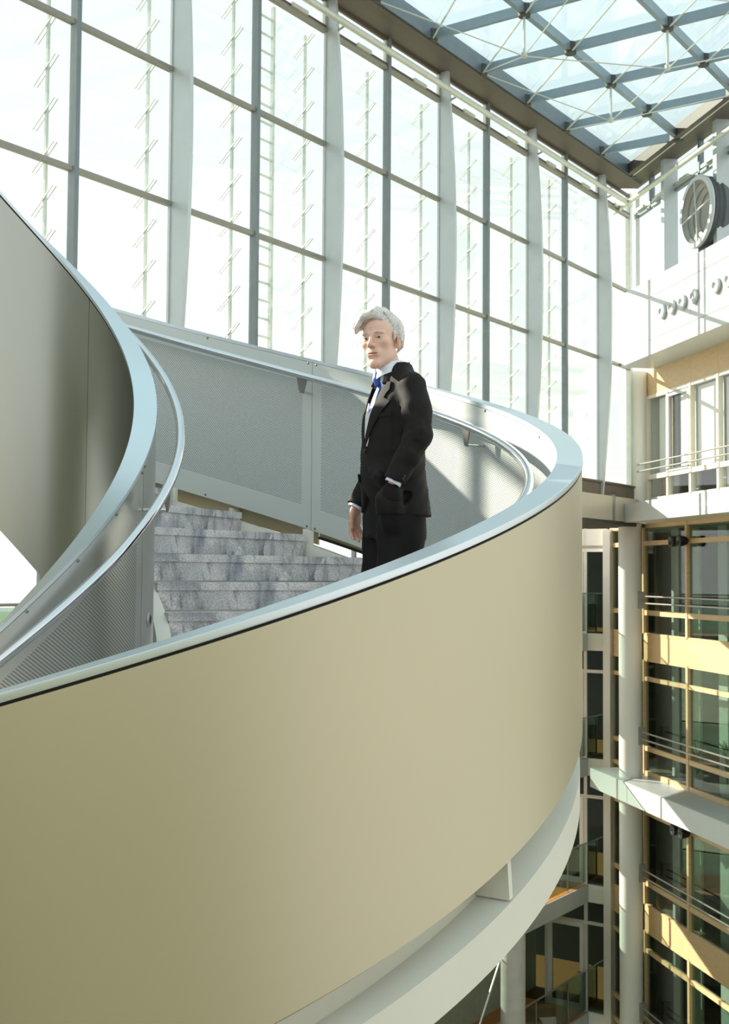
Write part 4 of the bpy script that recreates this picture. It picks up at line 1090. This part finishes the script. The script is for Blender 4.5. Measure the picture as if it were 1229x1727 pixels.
# lapels: wide at the top with a notch, running to the button
for s in (-1, 1):
    rows_ = []
    for i in range(17):
        u = i / 16.0; z = BTN + 0.005 + (1.475 - BTN) * u
        xi = (float(vhalf(np.array(z))) - 0.004) * (1.0 if s > 0 else 1.35); wdt = 0.012 + 0.085 * min(1, u / 0.72) ** 1.1
        if u > 0.74: wdt = 0.050
        if u > 0.86: wdt = 0.060 - 0.16 * (u - 0.86)
        rows_.append((z, [s * (xi + wdt * q) for q in (0, 0.25, 0.5, 0.75, 1.0)]))
    sheet('lapel', 'suit', rows_, jacket, 0.008, 0.0055)
# jacket collar round the neck
cg = G(); nC = 30; vs_ = []
for i in range(nC + 1):
    a = -2.45 + 4.9 * i / nC        # angle measured from the back of the neck
    sx, cy = math.sin(a), math.cos(a)
    fz = 0.5 - 0.5 * math.cos(a)    # 0 at the back, 1 at the front
    z1 = 1.588 - 0.075 * fz; z0 = 1.530 - 0.060 * fz
    for R_, z in ((0.072, z1 - 0.004), (0.078, z1), (0.092 + 0.012 * fz, z0), (0.088, z0 - 0.006)):
        vs_.append((sx * R_ * 0.98, -0.006 + cy * R_ * 0.92 - 0.010 * fz, z))
fs = [(i * 4 + k, i * 4 + (k + 1) % 4, (i + 1) * 4 + (k + 1) % 4, (i + 1) * 4 + k) for i in range(nC) for k in range(4)] + [(3, 2, 1, 0), tuple(nC * 4 + k for k in range(4))]
cg.add(vs_, fs); part(cg, 'collar', 'suit', jacket, True, angle=50)
def button(parent, p, n, r=0.009):
    g = G(); p = Vector(p); n = Vector(n).normalized()
    g.tube([p - n * 0.002, p + n * 0.003, p + n * 0.004], [r, r, r * 0.7], 14); part(g, 'button', 'button', parent, True)
button(jacket, (0.012, front_y(0.012, BTN - 0.004, 0.004), BTN - 0.004), (0, -1, 0.1), 0.010)
lw_, le_ = Vector(LWR), Vector(LEL); ax_ = (lw_ - le_).normalized()
sd_ = ax_.cross(Vector((-0.5, -1, 0))).normalized(); ot_ = Vector((0.9, 0.35, 0.1)); ot_ = (ot_ - ax_ * ot_.dot(ax_)).normalized()
for i in range(4): button(jacket, lw_ - ax_ * (0.020 + 0.014 * i) + ot_ * 0.0485, ot_, 0.0065)
# pocket flap on his right hip (just visible in outline) and breast pocket welt
g = G(); g.box(-0.06, 0.06, -0.003, 0.003, -0.018, 0.018)
pf = part(g, 'pocket_flap', 'suit', jacket); pf.location = (-0.105, front_y(-0.105, 1.065, 0.0), 1.065); pf.rotation_euler = (0.10, 0, -0.50)
sheet('breast_pocket', 'suit', [(1.322, [0.075, 0.10, 0.125, 0.15]), (1.340, [0.075, 0.10, 0.125, 0.15])], jacket, 0.005, 0.004)
# ---- shirt, sweater, tie
sf = Field((-0.16, -0.16, 1.15), (0.16, 0.12, 1.60), 0.004)
SH = [(z, w - 0.016, d - 0.014, c) for z, w, d, c in TOR if z >= 1.06]
sf.loft(SH, 0.006)
sf.cap((0, -0.008, 1.46), (-0.006, -0.028, 1.580), 0.062, 0.063, 0.010)                 # collar stand
sf.func(lambda X, Y_, Z: (Z - (1.575 + 0.25 * (Y_ + 0.05))) + 0 * X, 0.002, 'i')
sf.cap((-0.002, -0.018, 1.53), (-0.008, -0.034, 1.63), 0.0550, 0.0550, 0.002, 's')
sf.func(lambda X, Y_, Z: np.maximum(np.abs(X) - np.clip((Z - 1.505) * 0.42, 0, 1), Y_ + 0.045), 0.003, 's')   # open between the collar points
shirt = link('shirt', sdf_mesh('shirt', sf.surface(), 'shirt', 1), man)
for s in (-1, 1):                                                                    # collar flaps
    cg = G(); vs_ = []
    for i in range(9):
        a = PI - 0.10 - 0.20 * i; sx, cy = math.sin(a) * s, math.cos(a)
        z1 = 1.572 - 0.003 * (8 - i); drop = 0.052 - 0.0025 * i
        for R_, z in ((0.066, z1), (0.070, z1 + 0.002), (0.079, z1 - drop), (0.074, z1 - drop)):
            vs_.append((sx * R_ - 0.004, -0.022 + cy * R_ * 0.97, z))
    fs = [(i * 4 + k, i * 4 + (k + 1) % 4, (i + 1) * 4 + (k + 1) % 4, (i + 1) * 4 + k) for i in range(8) for k in range(4)] + [(3, 2, 1, 0), tuple(32 + k for k in range(4))]
    cg.add(vs_, fs); part(cg, 'collar_flap', 'shirt', shirt, True, angle=50)
tf = Field((-0.05, -0.16, 1.42), (0.05, -0.05, 1.56), 0.003)
tf.chain([(0, -0.080, 1.524), (0, -0.085, 1.502), (0, -0.085, 1.478)], [0.0185, 0.0165, 0.012], 0.006)
tie = link('tie', sdf_mesh('tie', tf.surface(), 'tie', 1), man)
rows_ = []
for i in range(9):
    u = i / 8.0; z = 1.490 - 0.19 * u; hw = 0.014 + 0.020 * u
    rows_.append((z, [-hw, -hw / 2, 0, hw / 2, hw]))
sheet('tie_blade', 'tie', rows_, tie, 0.004 - 0.004, 0.006)
rows_ = []
for i in range(8):
    u = i / 7.0; z = 1.200 + 0.20 * u
    outer = float(vhalf(np.array(z))) + 0.02; inner = max(0.0, (z - 1.345)) * 0.95
    rows_.append((z, outer, inner))
for s in (-1, 1):
    sheet('sweater', 'sweater', [(z, [s * (i_ + (o_ - i_) * q) for q in (0, 0.33, 0.66, 1)]) for z, o_, i_ in rows_], shirt, 0.003, 0.004)
# shirt cuffs
for s, wr_, el_ in ((1, LWR, LEL), (-1, RWR, REL)):
    w_ = Vector(wr_); n_ = (w_ - Vector(el_)).normalized(); g = G()
    g.tube([w_ - n_ * 0.03, w_ + n_ * 0.012], [0.0375, 0.0355], 24, caps=False); g.tube([w_ + n_ * 0.012, w_ - n_ * 0.03], [0.033, 0.033], 24, caps=False)
    g.tube([w_ + n_ * 0.011, w_ + n_ * 0.0125], [0.0355, 0.033], 24, caps=False)
    part(g, 'shirt_cuff', 'shirt', shirt, True)
# ---- trousers and shoes
pf_ = Field((-0.26, -0.22, 0.03), (0.30, 0.22, 1.06), 0.0075)
pf_.loft([(0.80, 0.168, 0.128, 0.008), (0.92, 0.168, 0.122, 0.004), (1.02, 0.160, 0.112, 0.0)], 0.02)
for a, b_, c in ((LHIP, LKN, LAN), (RHIP, RKN, RAN)):
    a = np.array(a); b_ = np.array(b_); c = np.array(c)
    pf_.chain([a, a * 0.45 + b_ * 0.55, b_, c - np.array([0, 0, 0.02])], [0.108, 0.098, 0.084, 0.078], 0.02)
pf_.chain([(0.208, -0.098, 1.010), (0.180, -0.092, 0.955), (0.150, -0.080, 0.86)], [0.030, 0.042, 0.040], 0.040)      # fist in the pocket
pf_.chain([(0.086, -0.108, 0.86), (0.095, -0.104, 0.48), (0.095, -0.068, 0.10)], [0.006] * 3, 0.012); pf_.chain([(-0.086, -0.108, 0.86), (-0.10, -0.094, 0.48), (-0.10, -0.058, 0.10)], [0.006] * 3, 0.012)
pf_.disp(lambda X, Y_, Z: 0.0022 * np.sin(Z * 38 + X * 30 + 2 * np.sin(Y_ * 18)))
link('trousers', sdf_mesh('trousers', pf_.surface(), 'trouser', 1), man)
for a in (LAN, RAN):
    f = Field((a[0] - 0.08, a[1] - 0.26, 0.0), (a[0] + 0.08, a[1] + 0.12, 0.14), 0.006)
    f.chain([(a[0], a[1] + 0.05, 0.038), (a[0], a[1] - 0.05, 0.040), (a[0], a[1] - 0.17, 0.032)], [0.036, 0.042, 0.036], 0.02)
    f.cap((a[0], a[1] + 0.02, 0.06), (a[0], a[1] + 0.01, 0.11), 0.045, 0.042, 0.02)
    f.func(lambda X, Y_, Z: (0.002 - Z) + 0 * X + 0 * Y_, 0.002, 'i')
    link('shoe', sdf_mesh('shoe', f.surface(), 'shoe', 1), man)
